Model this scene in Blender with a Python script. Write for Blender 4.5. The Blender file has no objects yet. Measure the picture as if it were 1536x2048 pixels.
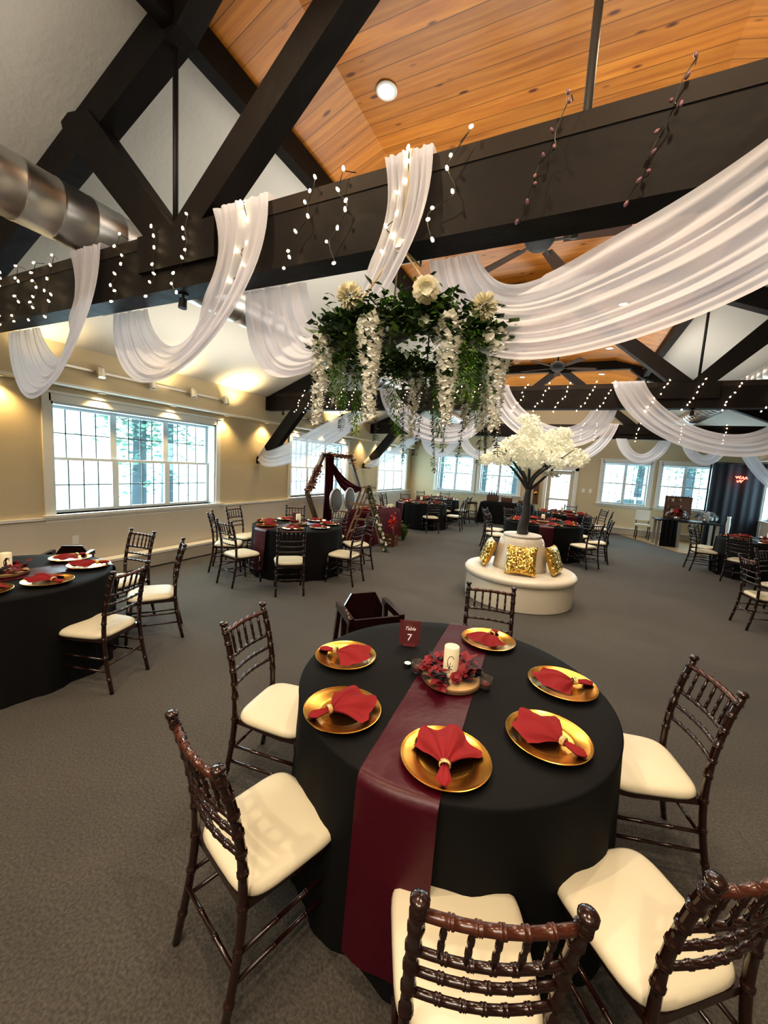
import bpy, math, random
from mathutils import Vector, Matrix
R = math.radians
PI = math.pi
rnd = random.Random(7)
scn = bpy.context.scene
COL = scn.collection
H = 1.83                                     # eye height

# ---------------------------------------------------------------- materials
def mat(name, col, rough=0.5, metal=0.0, emit=None, estr=0.0, spec=None, coat=0.0, trans=0.0, alpha=1.0,
        noise=None, bump=None, sheen=0.0, sss=0.0):
    m = bpy.data.materials.new(name); m.use_nodes = True
    nt = m.node_tree; b = nt.nodes['Principled BSDF']
    b.inputs['Base Color'].default_value = (*col, 1)
    b.inputs['Roughness'].default_value = rough
    b.inputs['Metallic'].default_value = metal
    if spec is not None: b.inputs['Specular IOR Level'].default_value = spec
    b.inputs['Coat Weight'].default_value = coat
    b.inputs['Transmission Weight'].default_value = trans
    b.inputs['Alpha'].default_value = alpha
    b.inputs['Sheen Weight'].default_value = sheen
    if emit:
        b.inputs['Emission Color'].default_value = (*emit, 1)
        b.inputs['Emission Strength'].default_value = estr
        m.cycles.emission_sampling = 'NONE'
    tc = None
    if noise or bump:
        tc = nt.nodes.new('ShaderNodeTexCoord')
    if noise:                                # (scale, amount, second colour)
        n = nt.nodes.new('ShaderNodeTexNoise'); n.inputs['Scale'].default_value = noise[0]
        n.inputs['Detail'].default_value = 5
        nt.links.new(tc.outputs['Object'], n.inputs['Vector'])
        mx = nt.nodes.new('ShaderNodeMix'); mx.data_type = 'RGBA'
        rp = nt.nodes.new('ShaderNodeValToRGB')
        rp.color_ramp.elements[0].position = .5 - noise[1]; rp.color_ramp.elements[1].position = .5 + noise[1]
        nt.links.new(n.outputs['Fac'], rp.inputs[0]); nt.links.new(rp.outputs[0], mx.inputs[0])
        mx.inputs[6].default_value = (*col, 1); mx.inputs[7].default_value = (*noise[2], 1)
        nt.links.new(mx.outputs[2], b.inputs['Base Color'])
    if bump:                                 # (scale, strength)
        n = nt.nodes.new('ShaderNodeTexNoise'); n.inputs['Scale'].default_value = bump[0]
        nt.links.new(tc.outputs['Object'], n.inputs['Vector'])
        bp = nt.nodes.new('ShaderNodeBump'); bp.inputs['Strength'].default_value = bump[1]; bp.inputs['Distance'].default_value = .02
        nt.links.new(n.outputs['Fac'], bp.inputs['Height']); nt.links.new(bp.outputs[0], b.inputs['Normal'])
    return m

M = {}
M['wall'] = mat('wall_paint_beige', (.60, .51, .34), .8, bump=(60, .05))
M['wainscot'] = mat('wainscot_paint', (.62, .56, .46), .75)
M['ceil'] = mat('ceiling_drywall', (.66, .63, .57), .85, bump=(25, .15))
M['trim'] = mat('trim_white', (.78, .76, .70), .45)
M['trimgrey'] = mat('window_frame_white', (.62, .68, .70), .4)
M['muntin'] = mat('muntin_backlit', (.10, .13, .14), .5)  # white muntins coloured dark to stand for backlit shade
M['beam'] = mat('beam_espresso', (.007, .0052, .004), .6, spec=.2, noise=(3, .3, (.015, .0105, .008)), bump=(8, .3))
M['beamcap'] = mat('beam_cap_brown', (.020, .014, .010), .6, spec=.2, noise=(3, .3, (.034, .025, .019)))
M['steel_rod'] = mat('rod_black', (.01, .01, .01), .5)
M['pole'] = mat('pole_grey', (.12, .11, .09), .5)
M['duct'] = mat('duct_galvanized', (.62, .62, .60), .36, 1.0, noise=(5, .3, (.42, .42, .41)))
M['maho'] = mat('mahogany_gloss', (.022, .007, .005), .22, coat=.6)
M['mahorail'] = mat('mahogany_worn', (.07, .02, .01), .25, coat=.5)
M['cushion'] = mat('cushion_ivory', (.70, .64, .48), .45, bump=(12, .1))
M['cloth'] = mat('cloth_black', (.0045, .0045, .005), .75, spec=.25)
M['satin'] = mat('satin_burgundy', (.055, .002, .010), .38, spec=.4, bump=(30, .08))
M['burgcloth'] = mat('cloth_burgundy', (.075, .003, .010), .7, spec=.2)
M['napkin'] = mat('napkin_red', (.25, .022, .026), .8, spec=.2)
M['gold'] = mat('gold_charger', (.70, .37, .085), .25, 1.0)
M['goldring'] = mat('gold_ring', (.95, .75, .35), .2, 1.0, bump=(300, .6))
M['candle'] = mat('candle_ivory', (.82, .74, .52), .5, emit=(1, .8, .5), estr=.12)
M['black'] = mat('black_matt', (.01, .01, .01), .6)
M['wick'] = mat('tealight_flame', (1, .8, .4), .5, emit=(1, .75, .35), estr=4)
M['bark'] = mat('wood_slice_bark', (.16, .09, .04), .8)
M['wood_pale'] = mat('wood_slice_face', (.55, .36, .17), .6)
M['smoke'] = mat('smoked_glass', (.12, .10, .09), .08, trans=.0, alpha=.38)
M['leafred'] = mat('silk_leaf_red', (.22, .012, .02), .6)
M['leafblack'] = mat('silk_leaf_dark', (.02, .012, .02), .6)
M['leafgreen'] = mat('leaf_green', (.06, .13, .03), .6, noise=(9, .2, (.13, .24, .05)))
M['leafdark'] = mat('leaf_dark_green', (.022, .06, .02), .6, noise=(9, .2, (.05, .10, .03)))
M['fern'] = mat('fern_green', (.13, .30, .04), .65, noise=(12, .2, (.22, .44, .06)))
M['petal'] = mat('petal_white', (.94, .93, .84), .7)
M['petalcream'] = mat('petal_cream', (.95, .90, .70), .65)
M['blossom'] = mat('blossom_cream', (.95, .92, .76), .75, emit=(1, .95, .78), estr=.10)  # faint emission added to brighten the canopy
M['trunk'] = mat('tree_trunk_painted', (.05, .045, .045), .6, bump=(30, .5))
M['rope'] = mat('jute_rope', (.42, .33, .18), .8)
M['leather'] = mat('ottoman_white_vinyl', (.72, .66, .55), .32)
M['pillowback'] = mat('pillow_gold_satin', (.60, .34, .06), .35, .3)
M['bulb'] = mat('bulb_lit', (1, .8, .5), .3, emit=(1, .80, .46), estr=14)
M['bulbfar'] = mat('bulb_lit_far', (1, .8, .5), .3, emit=(1, .72, .45), estr=11)
M['bulboff'] = mat('bulb_unlit', (.30, .16, .18), .1, coat=.5)
M['wire'] = mat('light_wire', (.008, .01, .008), .5)
M['lampface'] = mat('recessed_lamp_face', (1, .9, .7), .3, emit=(1, .88, .62), estr=18)
M['lampface2'] = mat('soffit_lamp_face', (1, .9, .6), .3, emit=(1, .80, .45), estr=14)
M['heater'] = mat('heater_enamel', (.47, .43, .35), .5)
M['nickel'] = mat('brushed_nickel', (.78, .75, .68), .35, .8)
M['fanblade'] = mat('fan_blade_walnut', (.03, .015, .009), .6, spec=.15)
M['fangrey'] = mat('fan_grey_metal', (.02, .021, .022), .6, .0, spec=.2)
M['darkcurtain'] = mat('backdrop_black', (.007, .008, .013), .8)
M['neon'] = mat('neon_red', (1, .1, .05), .4, emit=(1, .05, .03), estr=12)
M['archwood'] = mat('arch_wood_grey', (.12, .08, .055), .7, noise=(14, .3, (.2, .15, .11)))
M['autumn'] = mat('autumn_leaf', (.30, .085, .03), .7, noise=(15, .15, (.42, .2, .12)))
M['ladderwood'] = mat('ladder_wood', (.25, .14, .07), .7, noise=(14, .3, (.35, .22, .12)))
M['silver'] = mat('silver_fabric', (.15, .15, .14), .6)
M['silverframe'] = mat('silver_frame', (.62, .60, .56), .3, .7)
M['crate'] = mat('crate_wood', (.13, .055, .03), .7)
M['bottle'] = mat('bottle_dark', (.02, .02, .04), .1, coat=.5)
M['jar'] = mat('jar_glass', (.45, .40, .33), .1, coat=.5)
M['white'] = mat('white_plastic', (.78, .78, .74), .4)
M['dancefloor'] = mat('dance_floor_wood', (.50, .36, .20), .35, noise=(4, .3, (.42, .29, .16)))
M['flowerred'] = mat('flower_red', (.45, .015, .02), .7)
M['flowergrey'] = mat('flower_grey', (.45, .46, .45), .7)
M['orange'] = mat('paper_flame_red', (.8, .06, .02), .6)
M['carpaint'] = mat('car_paint_white', (.75, .78, .8), .25, coat=.5)
M['carglass'] = mat('car_glass', (.12, .18, .22), .1)
M['tyre'] = mat('tyre_black', (.03, .03, .03), .8)
M['yardtrunk'] = mat('yard_trunk', (.13, .17, .21), .9)
M['yardleaf'] = mat('yard_leaf', (.13, .32, .30), .8, noise=(2, .2, (.38, .60, .50)))
M['yard'] = mat('yard_gravel', (.72, .78, .80), .9)
M['printpaper'] = mat('photo_prints', (.5, .4, .25), .6, noise=(9, .05, (.08, .03, .02)))
M['acrylic'] = mat('acrylic_burgundy', (.20, .045, .05), .15, alpha=.6)
M['text'] = mat('sign_text_white', (.85, .8, .78), .4, emit=(.9, .8, .78), estr=.25)

def glass_mat():
    m = bpy.data.materials.new('window_glass'); m.use_nodes = True
    nt = m.node_tree; nt.nodes.clear()
    o = nt.nodes.new('ShaderNodeOutputMaterial'); t = nt.nodes.new('ShaderNodeBsdfTransparent')
    g = nt.nodes.new('ShaderNodeBsdfGlossy'); g.inputs['Roughness'].default_value = .02
    mx = nt.nodes.new('ShaderNodeMixShader'); mx.inputs[0].default_value = .04
    t.inputs[0].default_value = (.93, 1, 1, 1)
    nt.links.new(t.outputs[0], mx.inputs[1]); nt.links.new(g.outputs[0], mx.inputs[2]); nt.links.new(mx.outputs[0], o.inputs[0])
    return m
M['glass'] = glass_mat()

def sheer_mat():
    m = bpy.data.materials.new('sheer_chiffon'); m.use_nodes = True
    nt = m.node_tree; nt.nodes.clear()
    o = nt.nodes.new('ShaderNodeOutputMaterial')
    d = nt.nodes.new('ShaderNodeBsdfDiffuse'); d.inputs[0].default_value = (.86, .86, .92, 1)
    t = nt.nodes.new('ShaderNodeBsdfTranslucent'); t.inputs[0].default_value = (.84, .83, .90, 1)
    tr = nt.nodes.new('ShaderNodeBsdfTransparent')
    m1 = nt.nodes.new('ShaderNodeMixShader'); m1.inputs[0].default_value = .40
    m2 = nt.nodes.new('ShaderNodeMixShader')
    lw = nt.nodes.new('ShaderNodeLayerWeight'); lw.inputs['Blend'].default_value = .35
    mr = nt.nodes.new('ShaderNodeMapRange'); mr.inputs['To Min'].default_value = .80; mr.inputs['To Max'].default_value = 1.0
    nt.links.new(lw.outputs['Facing'], mr.inputs['Value'])
    nt.links.new(mr.outputs[0], m2.inputs[0])
    nt.links.new(d.outputs[0], m1.inputs[1]); nt.links.new(t.outputs[0], m1.inputs[2])
    nt.links.new(tr.outputs[0], m2.inputs[1]); nt.links.new(m1.outputs[0], m2.inputs[2]); nt.links.new(m2.outputs[0], o.inputs[0])
    return m
M['sheer'] = sheer_mat()

def pine_mat():
    """Knotty tongue-and-groove pine: boards run across the room (X), seams every 0.14 m along Y."""
    m = bpy.data.materials.new('knotty_pine_boards'); m.use_nodes = True
    nt = m.node_tree; b = nt.nodes['Principled BSDF']; b.inputs['Roughness'].default_value = .32
    N = nt.nodes.new; L = nt.links.new
    tc = N('ShaderNodeTexCoord'); sp = N('ShaderNodeSeparateXYZ'); L(tc.outputs['Object'], sp.inputs[0])
    dv = N('ShaderNodeMath'); dv.operation = 'DIVIDE'; dv.inputs[1].default_value = .135; L(sp.outputs['Y'], dv.inputs[0])
    fl = N('ShaderNodeMath'); fl.operation = 'FLOOR'; L(dv.outputs[0], fl.inputs[0])
    fr = N('ShaderNodeMath'); fr.operation = 'FRACT'; L(dv.outputs[0], fr.inputs[0])
    wn = N('ShaderNodeTexWhiteNoise'); wn.noise_dimensions = '1D'; L(fl.outputs[0], wn.inputs['W'])
    # grain
    cb = N('ShaderNodeCombineXYZ')
    mx_ = N('ShaderNodeMath'); mx_.operation = 'MULTIPLY_ADD'; mx_.inputs[1].default_value = 13.0; L(wn.outputs['Value'], mx_.inputs[0]); L(sp.outputs['X'], mx_.inputs[2])
    L(mx_.outputs[0], cb.inputs['X']); 
    my = N('ShaderNodeMath'); my.operation = 'MULTIPLY'; my.inputs[1].default_value = 14; L(sp.outputs['Y'], my.inputs[0]); L(my.outputs[0], cb.inputs['Y'])
    n = N('ShaderNodeTexNoise'); n.inputs['Scale'].default_value = 1.6; n.inputs['Detail'].default_value = 6; n.inputs['Distortion'].default_value = .6
    L(cb.outputs[0], n.inputs['Vector'])
    r1 = N('ShaderNodeValToRGB'); e = r1.color_ramp.elements
    e[0].position = .3; e[0].color = (.37, .125, .014, 1); e[1].position = .75; e[1].color = (.60, .25, .036, 1)
    L(n.outputs['Fac'], r1.inputs[0])
    # board tone
    hs = N('ShaderNodeHueSaturation'); mr = N('ShaderNodeMapRange'); mr.inputs['To Min'].default_value = .78; mr.inputs['To Max'].default_value = 1.2
    L(wn.outputs['Value'], mr.inputs['Value']); L(mr.outputs[0], hs.inputs['Value']); L(r1.outputs[0], hs.inputs['Color'])
    # knots
    cb2 = N('ShaderNodeCombineXYZ'); L(mx_.outputs[0], cb2.inputs['X'])
    m3 = N('ShaderNodeMath'); m3.operation = 'MULTIPLY'; m3.inputs[1].default_value = 2.6; L(sp.outputs['Y'], m3.inputs[0]); L(m3.outputs[0], cb2.inputs['Y'])
    v = N('ShaderNodeTexVoronoi'); v.inputs['Scale'].default_value = 3.1; L(cb2.outputs[0], v.inputs['Vector'])
    r2 = N('ShaderNodeValToRGB'); e = r2.color_ramp.elements; e[0].position = .075; e[0].color = (1, 1, 1, 1); e[1].position = .15; e[1].color = (0, 0, 0, 1)
    L(v.outputs['Distance'], r2.inputs[0])
    k = N('ShaderNodeMix'); k.data_type = 'RGBA'; L(r2.outputs[0], k.inputs[0]); L(hs.outputs[0], k.inputs[6]); k.inputs[7].default_value = (.10, .02, .006, 1)
    # seams
    r3 = N('ShaderNodeValToRGB'); e = r3.color_ramp.elements; e[0].position = .02; e[0].color = (.3, .3, .3, 1); e[1].position = .06; e[1].color = (1, 1, 1, 1)
    L(fr.outputs[0], r3.inputs[0])
    ml = N('ShaderNodeMix'); ml.data_type = 'RGBA'; ml.blend_type = 'MULTIPLY'; ml.inputs[0].default_value = 1
    L(k.outputs[2], ml.inputs[6]); L(r3.outputs[0], ml.inputs[7]); L(ml.outputs[2], b.inputs['Base Color'])
    return m
M['pine'] = pine_mat()

def carpet_mat():
    m = bpy.data.materials.new('carpet_charcoal'); m.use_nodes = True
    nt = m.node_tree; b = nt.nodes['Principled BSDF']; b.inputs['Roughness'].default_value = .85
    b.inputs['Sheen Weight'].default_value = .15
    N = nt.nodes.new; L = nt.links.new
    tc = N('ShaderNodeTexCoord')
    n1 = N('ShaderNodeTexNoise'); n1.inputs['Scale'].default_value = 85; n1.inputs['Detail'].default_value = 6; L(tc.outputs['Object'], n1.inputs['Vector'])
    n2 = N('ShaderNodeTexNoise'); n2.inputs['Scale'].default_value = 1.2; L(tc.outputs['Object'], n2.inputs['Vector'])
    r = N('ShaderNodeValToRGB'); e = r.color_ramp.elements; e[0].position = .34; e[0].color = (.040, .036, .031, 1); e[1].position = .68; e[1].color = (.092, .082, .069, 1)
    L(n1.outputs['Fac'], r.inputs[0])
    hs = N('ShaderNodeHueSaturation'); mr = N('ShaderNodeMapRange'); mr.inputs['To Min'].default_value = .75; mr.inputs['To Max'].default_value = 1.25
    L(n2.outputs['Fac'], mr.inputs['Value']); L(mr.outputs[0], hs.inputs['Value']); L(r.outputs[0], hs.inputs['Color']); L(hs.outputs[0], b.inputs['Base Color'])
    bp = N('ShaderNodeBump'); bp.inputs['Strength'].default_value = .5; bp.inputs['Distance'].default_value = .01
    L(n1.outputs['Fac'], bp.inputs['Height']); L(bp.outputs[0], b.inputs['Normal'])
    return m
M['carpet'] = carpet_mat()

def sequin_mat():
    m = bpy.data.materials.new('gold_sequins'); m.use_nodes = True
    nt = m.node_tree; b = nt.nodes['Principled BSDF']
    b.inputs['Base Color'].default_value = (.95, .62, .18, 1); b.inputs['Metallic'].default_value = 1; b.inputs['Roughness'].default_value = .22
    N = nt.nodes.new; L = nt.links.new
    tc = N('ShaderNodeTexCoord'); v = N('ShaderNodeTexVoronoi'); v.inputs['Scale'].default_value = 70; L(tc.outputs['Object'], v.inputs['Vector'])
    nm = N('ShaderNodeVectorMath'); nm.operation = 'SUBTRACT'; nm.inputs[1].default_value = (.5, .5, .5); L(v.outputs['Color'], nm.inputs[0])
    sc = N('ShaderNodeVectorMath'); sc.operation = 'SCALE'; sc.inputs['Scale'].default_value = .9; L(nm.outputs[0], sc.inputs[0])
    g = N('ShaderNodeNewGeometry'); ad = N('ShaderNodeVectorMath'); ad.operation = 'ADD'; L(g.outputs['Normal'], ad.inputs[0]); L(sc.outputs[0], ad.inputs[1])
    no = N('ShaderNodeVectorMath'); no.operation = 'NORMALIZE'; L(ad.outputs[0], no.inputs[0]); L(no.outputs[0], b.inputs['Normal'])
    return m
M['sequin'] = sequin_mat()

# ---------------------------------------------------------------- mesh builder
class MB:
    def __init__(s): s.v = []; s.f = []
    def add(s, vs, fs):
        o = len(s.v); s.v += [tuple(v) for v in vs]; s.f += [tuple(i + o for i in f) for f in fs]; return s
    def box(s, x0, y0, z0, x1, y1, z1):
        x0, x1 = min(x0, x1), max(x0, x1); y0, y1 = min(y0, y1), max(y0, y1); z0, z1 = min(z0, z1), max(z0, z1)
        return s.add([(x0, y0, z0), (x1, y0, z0), (x1, y1, z0), (x0, y1, z0), (x0, y0, z1), (x1, y0, z1), (x1, y1, z1), (x0, y1, z1)],
                     [(0, 3, 2, 1), (4, 5, 6, 7), (0, 1, 5, 4), (1, 2, 6, 5), (2, 3, 7, 6), (3, 0, 4, 7)])
    def bar(s, a, b, w, h, up=(0, 0, 1)):
        """rectangular bar from a to b, width w sideways, h along 'up'"""
        a = Vector(a); b = Vector(b); d = (b - a).normalized(); u = Vector(up); sd = d.cross(u).normalized(); u = sd.cross(d)
        vs = []
        for p in (a, b):
            for i, j in ((-1, -1), (1, -1), (1, 1), (-1, 1)): vs.append(p + sd * (i * w / 2) + u * (j * h / 2))
        return s.add(vs, [(0, 1, 2, 3), (7, 6, 5, 4), (0, 4, 5, 1), (1, 5, 6, 2), (2, 6, 7, 3), (3, 7, 4, 0)])
    def tube(s, pts, r, n=8, cap=True):
        pts = [Vector(p) for p in pts]; rs = r if isinstance(r, (list, tuple)) else [r] * len(pts)
        o = len(s.v); prev = None
        for i, p in enumerate(pts):
            d = (pts[min(i + 1, len(pts) - 1)] - pts[max(i - 1, 0)])
            if d.length < 1e-9: d = Vector((0, 0, 1))
            d.normalize()
            if prev is None:
                t = Vector((1, 0, 0)) if abs(d.x) < .9 else Vector((0, 1, 0)); u = d.cross(t).normalized()
            else:
                u = (prev - d * prev.dot(d)).normalized()
            prev = u; w = d.cross(u)
            for k in range(n):
                a = 2 * PI * k / n; s.v.append(tuple(p + (u * math.cos(a) + w * math.sin(a)) * rs[i]))
        for i in range(len(pts) - 1):
            for k in range(n):
                a, b = o + i * n + k, o + i * n + (k + 1) % n
                s.f.append((a, b, b + n, a + n))
        if cap:
            s.f.append(tuple(o + k for k in range(n))[::-1]); e = o + (len(pts) - 1) * n; s.f.append(tuple(e + k for k in range(n)))
        return s
    def lathe(s, prof, n=24, c=(0, 0, 0), sx=1, sy=1):
        o = len(s.v); cx, cy, cz = c
        for r, z in prof:
            for k in range(n):
                a = 2 * PI * k / n; s.v.append((cx + r * math.cos(a) * sx, cy + r * math.sin(a) * sy, cz + z))
        for i in range(len(prof) - 1):
            for k in range(n):
                a, b = o + i * n + k, o + i * n + (k + 1) % n; s.f.append((a, b, b + n, a + n))
        if prof[0][0] > 1e-6: s.f.append(tuple(o + k for k in range(n))[::-1])
        e = o + (len(prof) - 1) * n
        if prof[-1][0] > 1e-6: s.f.append(tuple(e + k for k in range(n)))
        return s
    def grid(s, fn, nu, nv, closeu=False):
        o = len(s.v)
        for i in range(nu if closeu else nu + 1):
            for j in range(nv + 1): s.v.append(tuple(fn(i / nu, j / nv)))
        w = nv + 1
        for i in range(nu):
            i2 = (i + 1) % nu if closeu else i + 1
            for j in range(nv): s.f.append((o + i * w + j, o + i2 * w + j, o + i2 * w + j + 1, o + i * w + j + 1))
        return s
    def prism(s, poly, axis, a, b):
        """polygon of 2-D points extruded along axis ('x','y','z') from a to b"""
        def P(u, v, t): return {'x': (t, u, v), 'y': (u, t, v), 'z': (u, v, t)}[axis]
        n = len(poly); vs = [P(u, v, a) for u, v in poly] + [P(u, v, b) for u, v in poly]
        fs = [tuple(range(n)), tuple(range(2 * n - 1, n - 1, -1))] + [(i, i + n, (i + 1) % n + n, (i + 1) % n) for i in range(n)]
        return s.add(vs, fs)
    def xf(s, m, start=0):
        for i in range(start, len(s.v)): s.v[i] = tuple(m @ Vector(s.v[i]))
        return s
    def build(s, name, m, parent=None, smooth=False, label=None):
        me = bpy.data.meshes.new(name)
        off = Vector(parent_world(parent)) if parent is not None else Vector((0, 0, 0))
        me.from_pydata([tuple(Vector(v) - off) for v in s.v], [], s.f)
        me.materials.append(m if not isinstance(m, str) else M[m])
        if smooth: me.polygons.foreach_set('use_smooth', [True] * len(me.polygons))
        me.update()
        import bmesh
        bm = bmesh.new(); bm.from_mesh(me); bmesh.ops.recalc_face_normals(bm, faces=bm.faces); bm.to_mesh(me); bm.free()
        if smooth == 'auto':
            try: me.set_sharp_from_angle(angle=R(40))
            except Exception: pass
        o = bpy.data.objects.new(name, me); COL.objects.link(o)
        if parent is not None: o.parent = parent
        if label: o['label'] = label
        return o

def parent_world(p):
    v = Vector(p.location)
    while p.parent is not None:
        p = p.parent; v += Vector(p.location)
    return v
def tag(o, label, cat, group=None, kind=None):
    o['label'] = label; o['category'] = cat
    if group: o['group'] = group
    if kind: o['kind'] = kind
    return o
def thing(name, label, cat, loc=(0, 0, 0), rz=0, group=None):
    o = bpy.data.objects.new(name, None); COL.objects.link(o); o.empty_display_size = .05
    o.location = loc; o.rotation_euler = (0, 0, rz)
    return tag(o, label, cat, group)
def struct(o): o['kind'] = 'structure'; return o
def children(o): return list(KIDS.get(o, ())) or list(o.children)
KIDS = {}
def copy_tree(o, parent=None):
    c = o.copy(); COL.objects.link(c); c.parent = parent
    for ch in list(o.children): copy_tree(ch, c)
    return c
def curve_pts(P, n=12):
    """Catmull-Rom through points"""
    P = [Vector(p) for p in P]; Q = [P[0] * 2 - P[1]] + P + [P[-1] * 2 - P[-2]]; out = []
    for i in range(1, len(Q) - 2):
        for k in range(n):
            t = k / n; a, b, c, d = Q[i - 1:i + 3]
            out.append(.5 * ((2 * b) + (c - a) * t + (2 * a - 5 * b + 4 * c - d) * t * t + (-a + 3 * b - 3 * c + d) * t ** 3))
    return out + [P[-1]]

# ---------------------------------------------------------------- room shell
XL, XR, YF, YB = -6.1, 5.1, 15.6, -4.0
ZE = 3.10                                    # ceiling height at the soffit faces
SL, SR = -5.85, 4.85
def holed(mb, axis, plane, t, u0, u1, z0, z1, holes):
    """wall slab with rectangular holes; u along the wall"""
    us = sorted({u0, u1, *[h[0] for h in holes], *[h[1] for h in holes]})
    for a, b in zip(us[:-1], us[1:]):
        hh = sorted([(h[2], h[3]) for h in holes if h[0] < (a + b) / 2 < h[1]]); z = z0
        for lo, hi in hh + [(z1, z1)]:
            if lo > z + 1e-4:
                if axis == 'x': mb.box(plane, a, z, plane + t, b, lo)
                else: mb.box(a, plane, z, b, plane + t, lo)
            z = hi
Lw = [(2.84, 5.46, .93, 2.40), (7.70, 10.32, .93, 2.40), (12.52, 15.10, .93, 2.40)]
Fw = [(-4.93, -3.45, 1.02, 2.42), (-3.20, -1.72, 1.02, 2.42), (1.02, 2.40, 1.02, 2.42), (2.70, 4.06, 1.02, 2.42)]
Fd = (-.74, .16, 0.0, 2.06)
Rw = [(12.75, 14.85, .93, 2.40)]
w = MB(); holed(w, 'x', XL, -.30, YB, YF, 0, 3.2, Lw); struct(w.build('wall_left', 'wall'))
w = MB(); holed(w, 'x', XR, .30, YB, YF, 0, 3.2, Rw); struct(w.build('wall_right', 'wall'))
w = MB(); holed(w, 'y', YF, .25, XL - .3, XR + .3, 0, 3.2, Fw + [Fd])
w.prism([(XL - .3, 3.2), (XR + .3, 3.2), (1.35, 4.62), (.72, 4.85), (-1.85, 4.85), (-2.4, 4.62)], 'y', YF, YF + .25)
struct(w.build('wall_far', 'wall'))
w = MB(); w.prism([(XL - .3, 0), (XR + .3, 0), (XR + .3, 3.2), (1.35, 4.62), (.72, 4.85), (-1.85, 4.85), (-2.4, 4.62), (XL - .3, 3.2)], 'y', YB - .2, YB)
struct(w.build('wall_back', 'wall'))
struct(MB().box(XL, YB, -.1, XR, YF, 0).build('floor', 'carpet'))
struct(MB().prism([(1.62, 15.59), (2.24, 14.3), (2.85, 12.75), (5.09, 12.75), (5.09, 15.59)], 'z', .0, .012).build('floor_dance_area', 'dancefloor'))
# wainscot panels below the chair rail
w = MB()
w.box(XL, YB, 0, XL + .018, YF, .87); struct(w.build('trim_1', 'wainscot'))
w = MB(); w.box(XL, YB, .87, XL + .05, YF, .905); struct(w.build('trim_2', 'trim'))
w = MB(); w.box(XR - .018, YB, 0, XR, YF, .87); w.box(XR - .05, YB, .87, XR, YF, .905); struct(w.build('trim_3', 'trim'))
# soffits
w = MB(); w.box(XL, YB, 2.62, SL, YF, 3.2); struct(w.build('ceiling_soffit_left', 'wall'))
w = MB(); w.box(SR, YB, 2.62, XR, YF, 3.2); struct(w.build('ceiling_soffit_right', 'wall'))
w = MB(); w.box(XL, YB, 2.600, SL + .02, YF, 2.625); struct(w.build('trim_4', 'trim'))
w = MB(); w.box(SR - .02, YB, 2.600, XR, YF, 2.625); struct(w.build('trim_5', 'trim'))
# ceiling: drywall slopes, pine strips, pine flat
def slab(pts, m, name):
    w = MB(); (xa, za), (xb, zb) = pts
    w.add([(xa, YB, za), (xb, YB, zb), (xb, YF, zb), (xa, YF, za), (xa, YB, za + .08), (xb, YB, zb + .08), (xb, YF, zb + .08), (xa, YF, za + .08)],
          [(0, 1, 2, 3), (4, 5, 6, 7), (0, 1, 5, 4), (1, 2, 6, 5), (2, 3, 7, 6), (3, 0, 4, 7)])
    return struct(w.build(name, m))
slab([(-5.9, 3.08), (-2.38, 4.50)], 'ceil', 'ceiling_slope_left')
slab([(1.38, 4.50), (4.9, 3.08)], 'ceil', 'ceiling_slope_right')
slab([(-2.38, 4.50), (-1.85, 4.70)], 'pine', 'ceiling_pine_left')
slab([(.70, 4.70), (1.38, 4.50)], 'pine', 'ceiling_pine_right')
slab([(-1.85, 4.70), (.70, 4.70)], 'pine', 'ceiling_pine')

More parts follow.
